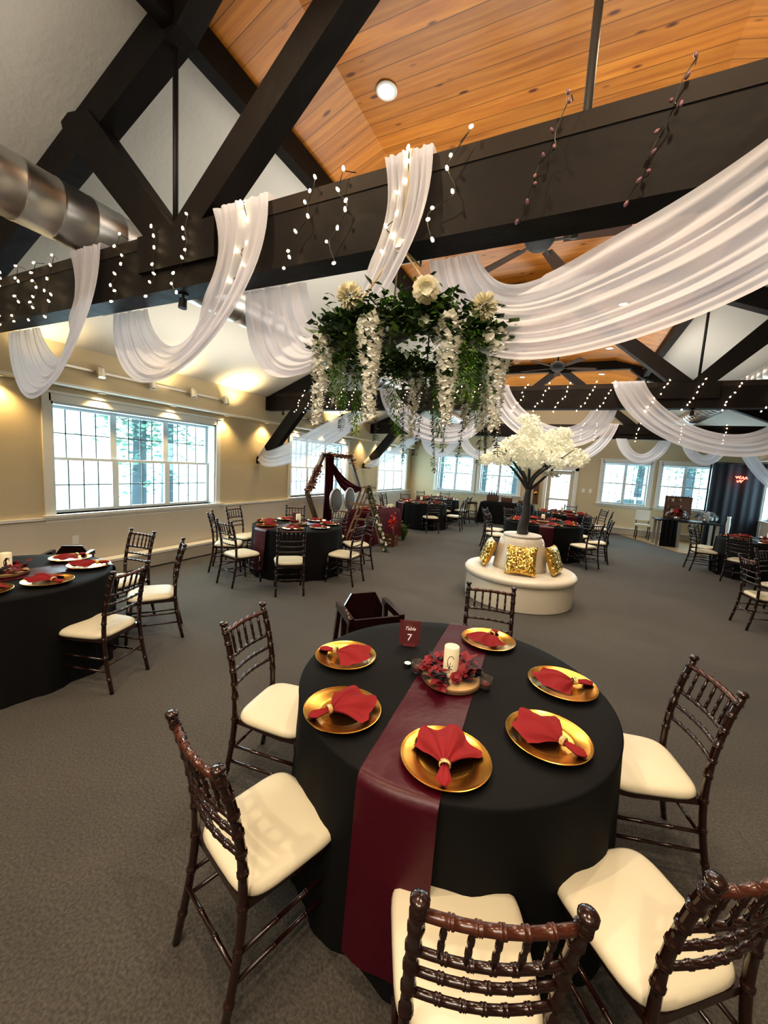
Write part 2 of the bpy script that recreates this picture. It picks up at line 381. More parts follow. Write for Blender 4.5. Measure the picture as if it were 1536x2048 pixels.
# ---------------------------------------------------------------- windows
nwin = [0]
def window(axis, plane, out, u0, u1, z0, z1, units, cols, rows):
    """double-hung units set toward the outside; 'out' = +1/-1 direction of outdoors on the axis"""
    nwin[0] += 1
    def B(mb, a0, a1, d0, d1, zz0, zz1):      # a along wall, d depth from inner face toward outdoors
        p0, p1 = plane + out * d0, plane + out * d1
        if axis == 'x': mb.box(p0, a0, zz0, p1, a1, zz1)
        else: mb.box(a0, p0, zz0, a1, p1, zz1)
    root = bpy.data.objects.new('window_%d' % nwin[0], None); COL.objects.link(root); root['kind'] = 'structure'
    root.location = (plane, (u0 + u1) / 2, z0) if axis == 'x' else ((u0 + u1) / 2, plane, z0)
    c = MB(); cw = .10
    B(c, u0 - cw, u0, -.025, 0, z0, z1 + cw + .03); B(c, u1, u1 + cw, -.025, 0, z0, z1 + cw + .03); B(c, u0 - .02, u1 + .02, -.025, 0, z1, z1 + cw)
    B(c, u0 - cw - .03, u1 + cw + .03, -.045, 0, z1 + cw, z1 + cw + .03)
    c.build('casing', 'trim', root)
    c = MB(); B(c, u0 - cw - .03, u1 + cw + .03, -.07, .16, z0 - .035, z0); B(c, u0 - cw, u1 + cw, -.02, 0, z0 - .10, z0 - .035); c.build('sill', 'trim', root)
    c = MB(); B(c, u0, u0 + .03, 0, .25, z0, z1); B(c, u1 - .03, u1, 0, .25, z0, z1); B(c, u0, u1, 0, .25, z1 - .03, z1); c.build('jamb', 'trimgrey', root)
    wu = (u1 - u0 - .06) / units; zm = (z0 + z1) / 2
    for k in range(units):
        a, b = u0 + .03 + k * wu, u0 + .03 + (k + 1) * wu
        f = MB(); sw = .045
        for (lo, hi, dd) in ((zm - .02, z1 - .03, .19), (z0, zm + .02, .15)):
            B(f, a, a + sw, dd, dd + .04, lo, hi); B(f, b - sw, b, dd, dd + .04, lo, hi); B(f, a + sw, b - sw, dd, dd + .04, lo, lo + .04); B(f, a + sw, b - sw, dd, dd + .04, hi - .04, hi)
        fo = f.build('sash', 'trimgrey', root)
        g = MB()
        for (lo, hi, dd) in ((zm + .02, z1 - .07, .19), (z0 + .04, zm - .02, .15)):
            for i in range(1, cols): x = a + sw + (b - a - 2 * sw) * i / cols; B(g, x - .007, x + .007, dd + .014, dd + .026, lo, hi)
            for j in range(1, rows): z = lo + (hi - lo) * j / rows; B(g, a + sw, b - sw, dd + .014, dd + .026, z - .007, z + .007)
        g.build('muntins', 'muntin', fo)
        p = MB(); B(p, a + .02, b - .02, .205, .209, z0 + .02, z1 - .04); p.build('pane', 'glass', fo)
for h in Lw: window('x', XL, -1, *h, 3, 4, 2)
for h in Fw: window('y', YF, 1, *h, 2, 3, 2)
for h in Rw: window('x', XR, 1, *h, 2, 3, 2)
# glazed exit door
d = bpy.data.objects.new('door_1', None); COL.objects.link(d); d['kind'] = 'structure'; d.location = (-.29, YF, 0)
f = MB(); f.box(-.85, YF - .03, 0, -.74, YF, 2.2); f.box(.16, YF - .03, 0, .27, YF, 2.2); f.box(-.85, YF - .03, 2.06, .27, YF, 2.2); f.build('casing', 'trim', d)
f = MB(); f.box(-.73, YF + .05, 0, -.60, YF + .10, 2.05); f.box(.02, YF + .05, 0, .15, YF + .10, 2.05); f.box(-.6, YF + .05, 1.92, .02, YF + .10, 2.05); f.box(-.6, YF + .05, 0, .02, YF + .10, .24); f.box(-.6, YF + .05, .98, .02, YF + .10, 1.04)
leaf = f.build('door_leaf', 'wainscot', d)
f = MB()
for i in (1, 2): f.box(-.6 + .62 * i / 3 - .006, YF + .07, 1.04, -.6 + .62 * i / 3 + .006, YF + .08, 1.92)
for i in (1, 2): f.box(-.6, YF + .07, 1.04 + .88 * i / 3 - .006, .02, YF + .08, 1.04 + .88 * i / 3 + .006)
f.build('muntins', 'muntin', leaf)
MB().box(-.61, YF + .074, .23, .03, YF + .078, 1.93).build('pane', 'glass', leaf)
MB().box(-.72, YF + .02, .99, -.05, YF + .05, 1.03).build('push_bar', 'nickel', leaf)

# baseboard heaters
def heater(axis, a, b, lab):
    t = thing('baseboard_heater', lab, 'heater', (XL + .12, (a + b) / 2, 0) if axis == 'x' else ((a + b) / 2, YF - .1, 0))
    m = MB(); cv = MB()
    if axis == 'x':
        m.box(XL + .02, a, .02, XL + .215, b, .215); cv.box(XL + .019, a, .215, XL + .23, b, .25)
    else:
        m.box(a, YF - .20, .02, b, YF, .215); cv.box(a, YF - .215, .215, b, YF, .25)
    m.build('heater_body', 'heater', t); cv.build('top_cover', 'trim', t)
heater('x', 0.2, 15.35, 'long beige baseboard heater along the left wall under the windows')
heater('y', -5.8, -.95, 'beige baseboard heater along far wall left of the glass door')
heater('y', .35, 5.0, 'beige baseboard heater along far wall right of the glass door')

# ---------------------------------------------------------------- trusses
TY = [1.74, 6.50, 11.26]; TT = .16; ZB, ZT = 2.83, 3.17; CXC = -.5
tname = ['nearest dark timber roof truss, white drapes and fairy lights wrapped on it', 'second dark timber roof truss, past the hanging flower hoop', 'farthest dark timber roof truss before the end wall']
def truss(y, lab):
    t = thing('roof_truss', lab, 'truss', (CXC, y + TT / 2, ZB)); y1 = y + TT
    MB().box(SL + .005, y, ZB, SR - .005, y1, 3.10).build('tie_beam', 'beam', t)
    MB().box(-5.6, y - .004, 3.10, 4.6, y1 + .004, ZT).build('beam_cap', 'beamcap', t)
    for s in (-1, 1):
        def X(x): return CXC + s * (x - CXC) * -1 if s > 0 else x
        def pr(poly): return [(X(a), b) for a, b in poly]
        m = MB(); m.prism(pr([(-5.84, 3.0), (-5.84, 3.085), (-2.40, 4.475), (-2.05, 4.475), (-2.30, 4.27), (-5.25, 3.05)]), 'y', y + .01, y1 - .01); m.build('rafter', 'beam', t)
        m = MB(); m.prism(pr([(-2.58, 3.17), (-2.31, 3.17), (-3.14, 4.06), (-3.47, 4.12), (-3.42, 3.98)]), 'y', y - .008, y1 - .05); m.build('strut', 'beam', t)
        m = MB(); m.prism(pr([(-2.34, 3.17), (-2.07, 3.17), (-.46, 4.50), (-.64, 4.56)]), 'y', y - .01, y1 - .03); m.build('web', 'beam', t)
        m = MB(); m.tube([(X(-2.40), y + TT / 2, 3.17), (X(-2.40), y + TT / 2, 4.35)], .016, 8); m.build('tie_rod', 'steel_rod', t, True)
        m = MB(); m.prism(pr([(-2.62, 2.95), (-1.95, 2.95), (-1.95, 3.165), (-2.62, 3.165)]), 'y', y - .022, y - .0005); m.build('side_plate', 'beam', t)
        m = MB(); m.prism(pr([(-5.22, 2.83), (-4.90, 2.83), (-5.86, 1.72), (-6.075, 1.72), (-6.075, 1.84)]), 'y', y + .01, y1 - .01); m.build('knee_brace', 'beam', t)
    MB().box(-2.3, y + .01, 4.50, 1.3, y1 - .01, 4.695).build('collar_beam', 'beam', t)
    return t
for y, l in zip(TY, tname): truss(y, l)
for x0, x1, l in ((-2.42, -2.32, 'dark purlin beam along the left edge of the pine ceiling'), (1.32, 1.42, 'dark purlin beam along the right edge of the pine ceiling')):
    o = MB().box(x0, YB, 4.28, x1, YF, 4.475).build('purlin', 'beam'); tag(o, l, 'beam')
o = MB().tube([(-.11, 2.35, 3.05), (-.11, 2.35, 4.70)], .022, 10).build('hanging_pole', 'pole', None, True)
tag(o, 'slim grey vertical pole hanging from pine ceiling behind the nearest beam', 'pole')

# ducts
def duct(x, z, r, lab):
    t = thing('spiral_duct', lab, 'duct', (x, 6, z))
    m = MB(); n = 28; segs = []; y = YB + .02
    while y < YF - .05:
        segs.append((y, r)); segs.append((y + .17, r)); segs.append((y + .175, r * 1.018)); segs.append((y + .19, r * 1.018)); y += .2
    segs.append((YF - .02, r))
    m.tube([(x, a, z) for a, b in segs], [b for a, b in segs], n); m.build('duct_pipe', 'duct', t, 'auto')
    for k in range(5):
        yy = -1.2 + 3.4 * k
        if yy > YF - .5: break
        m = MB(); m.tube([(x + (r * 1.03) * math.cos(a), yy, z + (r * 1.03) * math.sin(a)) for a in [i * PI / 12 for i in range(25)]], .012, 6, False); m.build('duct_band', 'duct', t, True)
duct(-3.34, 3.42, .187, 'silver spiral ventilation duct resting over beams on the left')
duct(2.42, 3.40, .187, 'silver spiral ventilation duct resting over beams on the right')

# ---------------------------------------------------------------- lamps
def spot(loc, energy, color, angle=100, blend=.6, size=.04, rot=(0, 0, 0), name='lamp_spot'):
    l = bpy.data.lights.new(name, 'SPOT'); l.energy = energy; l.color = color; l.spot_size = R(angle); l.spot_blend = blend; l.shadow_soft_size = size
    o = bpy.data.objects.new(name, l); COL.objects.link(o); o.location = loc; o.rotation_euler = rot; return o
def area(loc, sx, sy, energy, color, rot, name='soft_light'):
    l = bpy.data.lights.new(name, 'AREA'); l.shape = 'RECTANGLE'; l.size = sx; l.size_y = sy; l.energy = energy; l.color = color
    o = bpy.data.objects.new(name, l); COL.objects.link(o); o.location = loc; o.rotation_euler = rot; return o
WARM = (1, .80, .56)
def can(x, y, z, r, lab, grp, face, parts=True):
    t = thing('recessed_light', lab, 'ceiling light', (x, y, z), 0, grp)
    m = MB(); m.lathe([(r, -.001), (r * 1.35, -.004), (r * 1.35, -.012), (r * 1.02, -.016), (r, -.001)], 20, (x, y, z)); m.build('trim_ring', 'white', t, True)
    m = MB(); m.lathe([(r * .98, -.006), (0, -.010)], 20, (x, y, z)); m.build('lamp_face', face, t, True)
ordn = ['first', 'second', 'third', 'fourth', 'fifth', 'sixth', 'seventh', 'eighth', 'ninth', 'tenth', 'eleventh', 'twelfth', 'thirteenth', 'fourteenth', 'fifteenth', 'sixteenth', 'seventeenth', 'eighteenth', 'nineteenth', 'twentieth', 'twenty-first', 'twenty-second']
i = 0
for side, x in (('left', -1.58), ('right', .50)):
    for k, y in enumerate((3.0, 5.35, 7.75, 10.2, 12.6)):
        can(x, y, 4.70, .062, 'round recessed light, %s from the front in the pine ceiling %s row' % (ordn[k], side), 'recessed lights in pine ceiling', 'lampface')
        spot((x, y, 4.66), 105, WARM, 115, .7)
    for y in (.6, -1.8): spot((x, y, 4.66), 150, WARM, 125, .7)
for k in range(12):
    y = 2.3 + 1.10 * k
    can(XL + .115, y, 2.60, .04, 'small warm downlight in left soffit, %s from the front' % ordn[k], 'downlights under left soffit', 'lampface2')
    spot((XL + .125, y, 2.57), 34, (1, .68, .30), 120, .8, .03)

# track lights on the left soffit face
def track(ys, y0, y1, labt, word):
    t = thing('track_light', labt, 'track light', (SL, (y0 + y1) / 2, 2.84))
    MB().box(SL, y0, 2.825, SL + .03, y1, 2.855).build('rail', 'nickel', t)
    for y in ys:
        m = MB(); m.tube([(SL + .03, y, 2.84), (SL + .07, y, 2.84), (SL + .09, y, 2.85)], .012, 8)
        m.tube([(SL + .075, y, 2.90), (SL + .10, y, 2.87), (SL + .125, y - .005, 2.76)], [.028, .046, .048], 14); hd = m.build('lamp_head', 'nickel', t, 'auto')
        MB().lathe([(.033, 0), (0, .001)], 14, (SL + .126, y - .005, 2.757)).build('lamp_lens', 'lampface2' if y == ys[0] else 'white', hd)
track((3.26, 3.98, 4.68, 5.36), 2.75, 5.45, 'brushed nickel track with four spot heads over nearest left window', '')
track((8.0, 8.7, 9.4), 7.6, 10.1, 'brushed nickel track light over the second left window', '')
for y, e in ((5.6, 50), (4.2, 30), (2.6, 22), (9.0, 45), (10.3, 30), (13.2, 35)):
    spot((SL + .30, y, 2.66), e * 1.3, (1, .78, .42), 105, 1.0, .08, (R(180), R(-12), 0), 'track_uplight')

for x, y, w_ in ((-2.33, TY[0] + .08, 'nearest beam'), (-5.45, TY[1] + .08, 'left end of second beam'), (1.38, TY[1] + .08, 'right part of second beam')):
    t = thing('black_spot_lamp', 'small black spot lamp hanging under the %s' % w_, 'spot lamp', (x, y, ZB))
    MB().lathe([(.03, 0), (.03, -.008), (.008, -.010), (.008, -.03)], 14, (x, y, ZB)).build('mount', 'black', t, 'auto'); m = MB(); m.tube([(x, y, ZB - .028), (x, y - .006, ZB - .085)], [.022, .026], 14); m.build('lamp_can', 'black', t, 'auto')
# ceiling fans
def fan(x, y, z, a0, lab):
    t = thing('ceiling_fan', lab, 'ceiling fan', (x, y, z))
    m = MB(); m.tube([(x, y, z + .06), (x, y, 4.70)], .016, 10); m.build('downrod', 'fangrey', t, True)
    m = MB(); m.lathe([(.0, .10), (.05, .10), (.12, .06), (.13, -.02), (.09, -.07), (.0, -.08)], 22, (x, y, z)); m.build('motor_housing', 'fangrey', t, True)
    m = MB(); m.lathe([(.07, 0), (.07, -.03), (.02, -.08), (.018, -.085)], 16, (x, y, 4.70)); m.build('canopy', 'fangrey', t, True)
    for k in range(5):
        a = a0 + k * 2 * PI / 5; c, s = math.cos(a), math.sin(a)
        def P(r, w, dz=0): return (x + c * r - s * w, y + s * r + c * w, z - .02 + dz)
        m = MB(); m.add([P(.2, -.045, .006), P(.69, -.07, .012), P(.72, -.05, .01), P(.72, .04, -.006), P(.69, .06, -.01), P(.2, .045, -.006)] +
                        [P(.2, -.045, .014), P(.69, -.07, .02), P(.72, -.05, .018), P(.72, .04, .002), P(.69, .06, -.002), P(.2, .045, .002)],
                        [(0, 1, 2, 3, 4, 5), (11, 10, 9, 8, 7, 6)] + [(i, i + 6, (i + 1) % 6 + 6, (i + 1) % 6) for i in range(6)])
        b = m.build('blade', 'fanblade', t)
        m = MB(); m.bar(P(.10, 0), P(.26, 0), .03, .008); m.build('blade_arm', 'fangrey', b)
fan(-.47, 4.02, 3.95, R(2), 'ceiling fan with walnut blades seen just under the nearest beam')
fan(-.44, 8.6, 3.95, R(20), 'ceiling fan with walnut blades between second and third trusses')

# ---------------------------------------------------------------- sheer drapes
def swag(Ao, Ai, Bi, Bo, zi, zo, y0, y1, lab, seed, grp='white swags on the %s', over=True, back=True, amp=.018, m='sheer', bend=(.15, .15), nu=44, nv=26, yt=.74):
    """fabric hanging from A (behind/below the beam) to B (over the beam front). each is (x, z)."""
    r = random.Random(seed)
    def solve(P0, P3, zl, dx0, dx1):
        lo, hi = 0, 12
        def bez(t, k): 
            p1 = (P0[0] + dx0, P0[1] - k); p2 = (P3[0] + dx1, P3[1] - k)
            u = 1 - t; return tuple(u ** 3 * P0[i] + 3 * u * u * t * p1[i] + 3 * u * t * t * p2[i] + t ** 3 * P3[i] for i in (0, 1))
        for _ in range(30):
            k = (lo + hi) / 2
            if min(bez(q / 30, k)[1] for q in range(31)) > zl: lo = k
            else: hi = k
        return lambda t: bez(t, lo)
    span = Bo[0] - Ao[0]
    rows = []
    for j in range(nv + 1):
        s = j / nv                                     # 0 inner edge -> 1 outer edge
        A = (Ai[0] + (Ao[0] - Ai[0]) * s, Ai[1] + (Ao[1] - Ai[1]) * s); B = (Bi[0] + (Bo[0] - Bi[0]) * s, Bi[1] + (Bo[1] - Bi[1]) * s)
        sg = s ** .9 + .012 * math.sin(s * 13 + seed)
        rows.append(solve(A, B, zi + (zo - zi) * min(max(sg, 0), 1), span * bend[0], -span * bend[1]))
    ph = [r.uniform(0, 6.3) for _ in range(6)]
    def fn(u, v):
        t = u; x, z = rows[min(int(round(v * nv)), nv)](t)
        q_ = min(max((t - .1) / yt, 0), 1); y = y0 + (y1 - y0) * q_ * q_ * (3 - 2 * q_)
        env = .35 + .65 * math.sin(PI * min(max(t, 0), 1)) ** .7
        fold = amp * (.8 * math.sin(v * 27 + ph[0] + 1.1 * math.sin(t * 4 + ph[1])) + .6 * math.sin(v * 47 + ph[2] + t * 3) + .5 * math.sin(v * 11 + ph[3] - t * 5) + .28 * math.sin(v * 88 + ph[4] + 2 * math.sin(t * 5 + ph[5])))
        belly = -.16 * math.sin(PI * t) * (v - .35) * (1 if y1 < y0 else .6)
        yy = y + fold * env + belly
        if z > ZB - .20:
            k_ = min((z - ZB + .20) / .17, 1); k_ = k_ * k_ * (3 - 2 * k_)
            lo_, hi_ = min(y0, y1) + .028, max(y0, y1) - .028
            yc = min(yy, lo_) if (y1 < y0) == (q_ > .5) else max(yy, hi_)
            yy += (yc - yy) * k_
        return (x, yy, z + .12 * fold * env * min(t * 4, (1 - t) * 4, 1))
    mb = MB(); mb.grid(fn, nu, nv)
    if over:                                           # lies over the beam top and down the back
        def fo(u, v):
            x = Bi[0] + (Bo[0] - Bi[0]) * v; z = Bi[1] + (Bo[1] - Bi[1]) * v
            p0 = fn(1, v); zz = max(z, ZT + .012)
            pts = [p0, (x, y1 + .03, zz + .004), (x - .01, y0 - .01, zz + .004), (x - .02, y0 + .012, zz - .03), (x - .06, y0 + .015, ZB + .02)]
            q = u * 4; i = min(int(q), 3); f_ = q - i
            return tuple(pts[i][k] * (1 - f_) + pts[i + 1][k] * f_ for k in range(3))
        mb.grid(fo, 8, nv)
    o = mb.build('draped_swag', m, None, True)
    tag(o, lab, 'drapery', grp); return o
Y1f, Y1b = TY[0] - .035, TY[0] + TT + .035
g1 = 'white sheer swags on the nearest beam'
swag((-4.80, 2.84), (-4.28, 2.84), (-3.34, 3.19), (-2.98, 3.19), 2.56, 2.20, Y1b, Y1f, 'narrow white sheer swag at the left end of the nearest beam', 3, g1, bend=(.06, -.10), nv=56)
swag((-3.23, 2.84), (-2.84, 2.84), (-1.95, 3.19), (-1.55, 3.19), 2.56, 2.28, Y1b, Y1f, 'white sheer swag on nearest beam left of the flower hoop, second from left', 5, g1, bend=(.04, -.12), nv=56)
swag((-1.92, 2.84), (-1.47, 2.84), (-.89, 3.19), (-.665, 3.19), 2.58, 2.27, Y1b, Y1f, 'white sheer swag on nearest beam passing behind the flower hoop', 8, g1, bend=(.04, -.10), nv=56)
swag((-.73, 2.84), (-.50, 2.84), (.78, 3.19), (1.14, 3.19), 2.66, 2.27, Y1b, Y1f - .02, 'widest white sheer swag sweeping across upper right on nearest beam', 12, g1, bend=(.10, .22), nu=60, nv=64, yt=.46)
swag((1.35, 2.84), (1.75, 2.84), (2.3, 3.19), (2.7, 3.19), 2.56, 2.25, Y1b, Y1f, 'white sheer swag on nearest beam beyond the right edge', 15, g1)
Y2f, Y2b = TY[1] - .035, TY[1] + TT + .035
g2 = 'white sheer swags on the second beam'
swag((-5.98, 1.80), (-5.72, 2.00), (-3.78, 2.84), (-3.35, 2.84), 2.02, 1.66, Y2f - .03, Y2b, 'white swag from the left knee brace up to the second beam', 21, g2, over=False, bend=(.12, .2))
swag((-1.26, 2.84), (-1.58, 2.84), (-2.93, 3.19), (-3.22, 3.19), 2.62, 2.26, Y2b, Y2f, 'white swag on second beam hanging behind the flower hoop', 23, g2, bend=(.1, .1))
swag((.52, 2.84), (.18, 2.84), (-1.00, 3.19), (-1.32, 3.19), 2.58, 2.26, Y2b, Y2f, 'white swag on second beam hanging behind the blossom tree', 25, g2, bend=(.1, .1))
swag((2.75, 2.84), (2.35, 2.84), (.78, 3.19), (.40, 3.19), 2.52, 2.22, Y2b, Y2f, 'white swag on second beam at the right edge of view', 27, g2, bend=(.08, .12))
g3 = 'white sheer swags on the farthest beam'
Y3f, Y3b = TY[2] - .035, TY[2] + TT + .035
swag((-5.98, 1.80), (-5.72, 1.98), (-4.35, 2.84), (-4.10, 2.84), 2.05, 1.74, Y3f - .03, Y3b, 'white swag from left knee brace to the farthest beam', 31, g3, over=False, nu=24, nv=14)
swag((-2.95, 2.84), (-3.2, 2.84), (-3.9, 2.84), (-4.15, 2.84), 2.42, 2.18, Y3b, Y3f, 'small white swag on farthest beam above left end window', 33, g3, over=False, nu=24, nv=14)
swag((-1.65, 2.84), (-1.95, 2.84), (-2.75, 2.84), (-3.0, 2.84), 2.42, 2.18, Y3b, Y3f, 'small white swag on farthest beam above second end window', 35, g3, over=False, nu=24, nv=14)
swag((-.6, 2.84), (-.3, 2.84), (.72, 3.19), (.95, 3.19), 2.5, 2.2, Y3b, Y3f, 'small white swag on farthest beam right of the blossom tree', 37, g3, nu=24, nv=14)
swag((2.1, 2.84), (1.85, 2.84), (1.15, 2.84), (.92, 2.84), 2.50, 2.26, Y3b, Y3f, 'small white swag on farthest beam above the car window', 39, g3, over=False, nu=24, nv=14)
swag((3.2, 2.84), (3.0, 2.84), (2.45, 2.84), (2.22, 2.84), 2.52, 2.28, Y3b, Y3f, 'small white swag on farthest beam left of the black backdrop', 41, g3, over=False, nu=24, nv=14)
swag((4.9, 1.80), (4.75, 2.05), (3.55, 2.84), (3.28, 2.84), 1.84, 1.50, Y3f - .03, Y3b, 'white swag from right knee brace to the farthest beam', 43, g3, over=False, nu=24, nv=14)
for nm, y, zl in (('second', TY[1], 0), ('farthest', TY[2], 0)):        # fabric wrapped round the brace feet
    m = MB()
    for k in range(2):
        pass
    def wr(u, v):
        a = 2 * PI * u; cx = -5.93 + .17 * v; cz = 1.83 + .18 * v
        return (cx + .115 * math.cos(a) * .8 - .02, y + .08 + .12 * math.sin(a), cz - .12 * math.cos(a) * .9 + .01 * math.sin(v * 20))
    m.grid(wr, 20, 8, True)
    tag(m.build('fabric_wrap', 'sheer', None, True), 'white fabric wrapped around the left knee brace foot of %s truss' % nm, 'drapery')

# ---------------------------------------------------------------- fairy lights
def bulb_mesh():
    m = MB(); m.lathe([(.0, -.010), (.005, -.008), (.007, -.001), (.005, .008), (0, .012)], 8); return m
def make_bulb(parent, p, m, sc=1.0):
    b = bulb_protos[m].copy(); COL.objects.link(b); b.parent = parent; b.location = Vector(p) - Vector(parent.location); b.scale = (sc, sc, sc)
    b.rotation_euler = (rnd.uniform(-1, 1), rnd.uniform(-1, 1), 0); return b
bulb_protos = {}
for k in ('bulb', 'bulbfar', 'bulboff'):
    mm = bulb_mesh(); me = bpy.data.meshes.new('bulb'); me.from_pydata(mm.v, [], mm.f); me.materials.append(M[k]); me.polygons.foreach_set('use_smooth', [True] * len(me.polygons))
    bulb_protos[k] = bpy.data.objects.new('bulb', me)
def strand(x, y, n, lab, grp, bm, lean=.12, zz=(3.19, 2.79), sc=1.0, jit=.035):
    t = thing('fairy_light_strand', lab, 'string lights', (x, y, zz[1]), 0, grp)
    pts = []
    for k in range(n):
        f_ = k / (n - 1); z = zz[0] + (zz[1] - zz[0]) * f_ + (rnd.uniform(-.02, .02) if 0 < k < n - 1 else 0)
        pts.append((x + lean * (.5 - f_) + rnd.uniform(-jit, jit), y - .012 - (.004 if k % 2 else 0), z + rnd.uniform(-.012, .012)))
    m = MB(); m.tube([(x + lean * .5, y + .03, zz[0] + .005)] + curve_pts(pts, 3), .0022 * max(1, sc * .8), 4); m.build('wire', 'wire', t)
    for p in pts: make_bulb(t, (p[0] + rnd.uniform(-.012, .012), p[1] - .012, p[2]), bm, sc)
def fz(j): return .0
S1 = [-4.62, -4.34, -4.08, -3.80, -3.62, -2.80, -2.46, -2.22, -1.72, -1.34, -1.10, -.82, -.60]
for k, x in enumerate(S1):
    strand(x, TY[0] - .02, 8 if k % 2 else 7, 'lit warm fairy light strand, %s from left on nearest beam' % ordn[k], 'fairy lights on nearest beam', 'bulb', lean=.08, jit=.055)
for k, x in enumerate((-.21, .16)):
    strand(x, TY[0] - .02, 9, 'unlit dark fairy light strand, %s of two right of the hoop rope' % ('left' if k == 0 else 'right'), 'unlit fairy light strands', 'bulboff', lean=.15, zz=(3.22, 2.80), jit=.02)
S2 = [-4.95, -4.72, -4.50, -4.25, -4.05, -3.80, -3.50, -2.75, -2.45, -2.15, -1.85, -1.55, -.80, -.50, -.22, .12, .36, .95, 1.35, 1.75, 2.15, 2.6]
for k, x in enumerate(S2):
    strand(x, TY[1] - .02, 8, 'warm fairy light strand, %s from left on second beam' % ordn[k], 'fairy lights on second beam', 'bulbfar', lean=.20, sc=1.15, jit=.02)
for k, x in enumerate((-2.6, -1.9, .15, .45, 1.35, 2.2, 3.0)):
    strand(x, TY[2] - .02, 6, 'warm fairy light strand, %s from left on farthest beam' % ordn[k], 'fairy lights on farthest beam', 'bulbfar', lean=.05, sc=1.5, jit=.02)

# ---------------------------------------------------------------- chairs
def bamboo(mb, pts, r, n=10, rings=(.25, .5, .75), taper=1.0):
    """turned stick along pts with paired bamboo rings"""
    P = [Vector(p) for p in pts]; L = [0]
    for a, b in zip(P[:-1], P[1:]): L.append(L[-1] + (b - a).length)
    T = L[-1]
    def at(s):
        s = min(max(s, 0), T)
        for i in range(len(P) - 1):
            if s <= L[i + 1] + 1e-9: 
                f_ = (s - L[i]) / max(L[i + 1] - L[i], 1e-9); return P[i].lerp(P[i + 1], f_)
        return P[-1]
    st = sorted({0, T, *[l for l in L]}); samples = [(s, r * (1 + (taper - 1) * s / T)) for s in st]
    for q in rings:
        c = q * T; rr = r * (1 + (taper - 1) * q)
        samples += [(c - .009, rr), (c - .006, rr * 1.22), (c - .002, rr * 1.22), (c, rr * .98), (c + .002, rr * 1.22), (c + .006, rr * 1.22), (c + .009, rr)]
    samples = sorted([x for x in samples if -1e-9 <= x[0] <= T + 1e-9])
    mb.tube([at(s) for s, _ in samples], [q for _, q in samples], n)
def make_chair():
    t = thing('banquet_chair', 'x', 'chair')
    # cushion
    def cush(u, v):
        a = 2 * PI * u; ca, sa = math.cos(a), math.sin(a)
        px = (abs(ca) ** .42) * (1 if ca > 0 else -1); py = (abs(sa) ** .42) * (1 if sa > 0 else -1)
        prof = [(1, .0), (1.03, .012), (1.0, .030), (.93, .041), (.75, .049), (.4, .054), (.0, .056)]
        q = v * 6; i = min(int(q), 5); f_ = q - i; rr = prof[i][0] * (1 - f_) + prof[i + 1][0] * f_; z = prof[i][1] * (1 - f_) + prof[i + 1][1] * f_
        y = py * .2 * rr + .008; wd = .188 + (y + .2) / .4 * .022
        return (px * wd * rr, y, .415 + z)
    m = MB(); m.grid(cush, 44, 12, True); m.build('seat_cushion', 'cushion', t, True)
    m = MB(); m.prism([(-.172, -.195), (.172, -.195), (.198, .10), (.19, .19), (.16, .205), (-.16, .205), (-.19, .19), (-.198, .10)], 'z', .387, .417); m.build('seat_frame', 'maho', t)
    for s in (-1, 1):
        m = MB(); bamboo(m, [(s * .185, .215, 0), (s * .178, .185, .40)], .0135, rings=(.2, .5, .8), taper=1.25); m.build('front_leg', 'maho', t, True)
        m = MB(); post = curve_pts([(s * .185, -.265, 0), (s * .180, -.215, .25), (s * .176, -.198, .44), (s * .174, -.208, .63), (s * .173, -.247, .82), (s * .173, -.281, .925)], 4)
        bamboo(m, post, .0145, rings=(.12, .3, .45, .58, .66, .74, .82, .9, .965), taper=1.18); m.build('back_post', 'maho', t, True)
        m = MB(); q = Vector((s * .173, -.282, .928)); m.lathe([(.012, -.008), (.012, .0), (.021, .003), (.022, .014), (.017, .020), (.0, .023)], 14, q); m.build('finial', 'maho', t, True)
        for z in (.17, .265):
            m = MB(); bamboo(m, [(s * .1835, -.238 + (z - .17) * .15, z), (s * .1815, .20 - (z - .17) * .06, z)], .0085, 8, (.35, .65)); m.build('side_stretcher', 'maho', t, True)
    def bowed(z, y, r, mt, nm, rings=(.2, .36, .5, .64, .8)):
        m = MB(); bamboo(m, [(-.174 + .348 * k / 8, y - .022 * math.sin(PI * k / 8), z) for k in range(9)], r, 10, rings); m.build(nm, mt, t, True)
    bowed(.892, -.268, .0125, 'mahorail', 'top_rail')
    bowed(.752, -.233, .0105, 'maho', 'back_rail'); bowed(.678, -.217, .0100, 'maho', 'back_rail'); bowed(.604, -.206, .0100, 'maho', 'back_rail')
    for k in range(5):
        f_ = (k + 1) / 6; x = -.174 + .348 * f_; o_ = .022 * math.sin(PI * f_)
        m = MB(); pts = [(x, -.233 - o_, .755), (x, -.250 - o_, .82), (x, -.268 - o_, .889)]
        bamboo(m, pts, .0072, 8, (.33, .66)); m.build('spindle', 'maho', t, True)
    for z in (.17, .265):
        m = MB(); bamboo(m, [(-.184, .203 - (z - .17) * .07, z), (.184, .203 - (z - .17) * .07, z)], .0085, 8, (.35, .65)); m.build('front_stretcher', 'maho', t, True)
    m = MB(); bamboo(m, [(-.182, -.228, .22), (.182, -.228, .22)], .0085, 8, (.35, .65)); m.build('rear_stretcher', 'maho', t, True)
    return t
SEATW = ['near side', 'near right side', 'right side', 'far right side', 'far side', 'far left side', 'left side', 'near left side']
def seatword(cx, cy, x, y):
    a0 = math.atan2(-cy, -cx); a = math.atan2(y - cy, x - cx) - a0
    return SEATW[int(round(a / (PI / 4))) % 8]
chair0 = make_chair(); used = [False]; chair_labels = {}
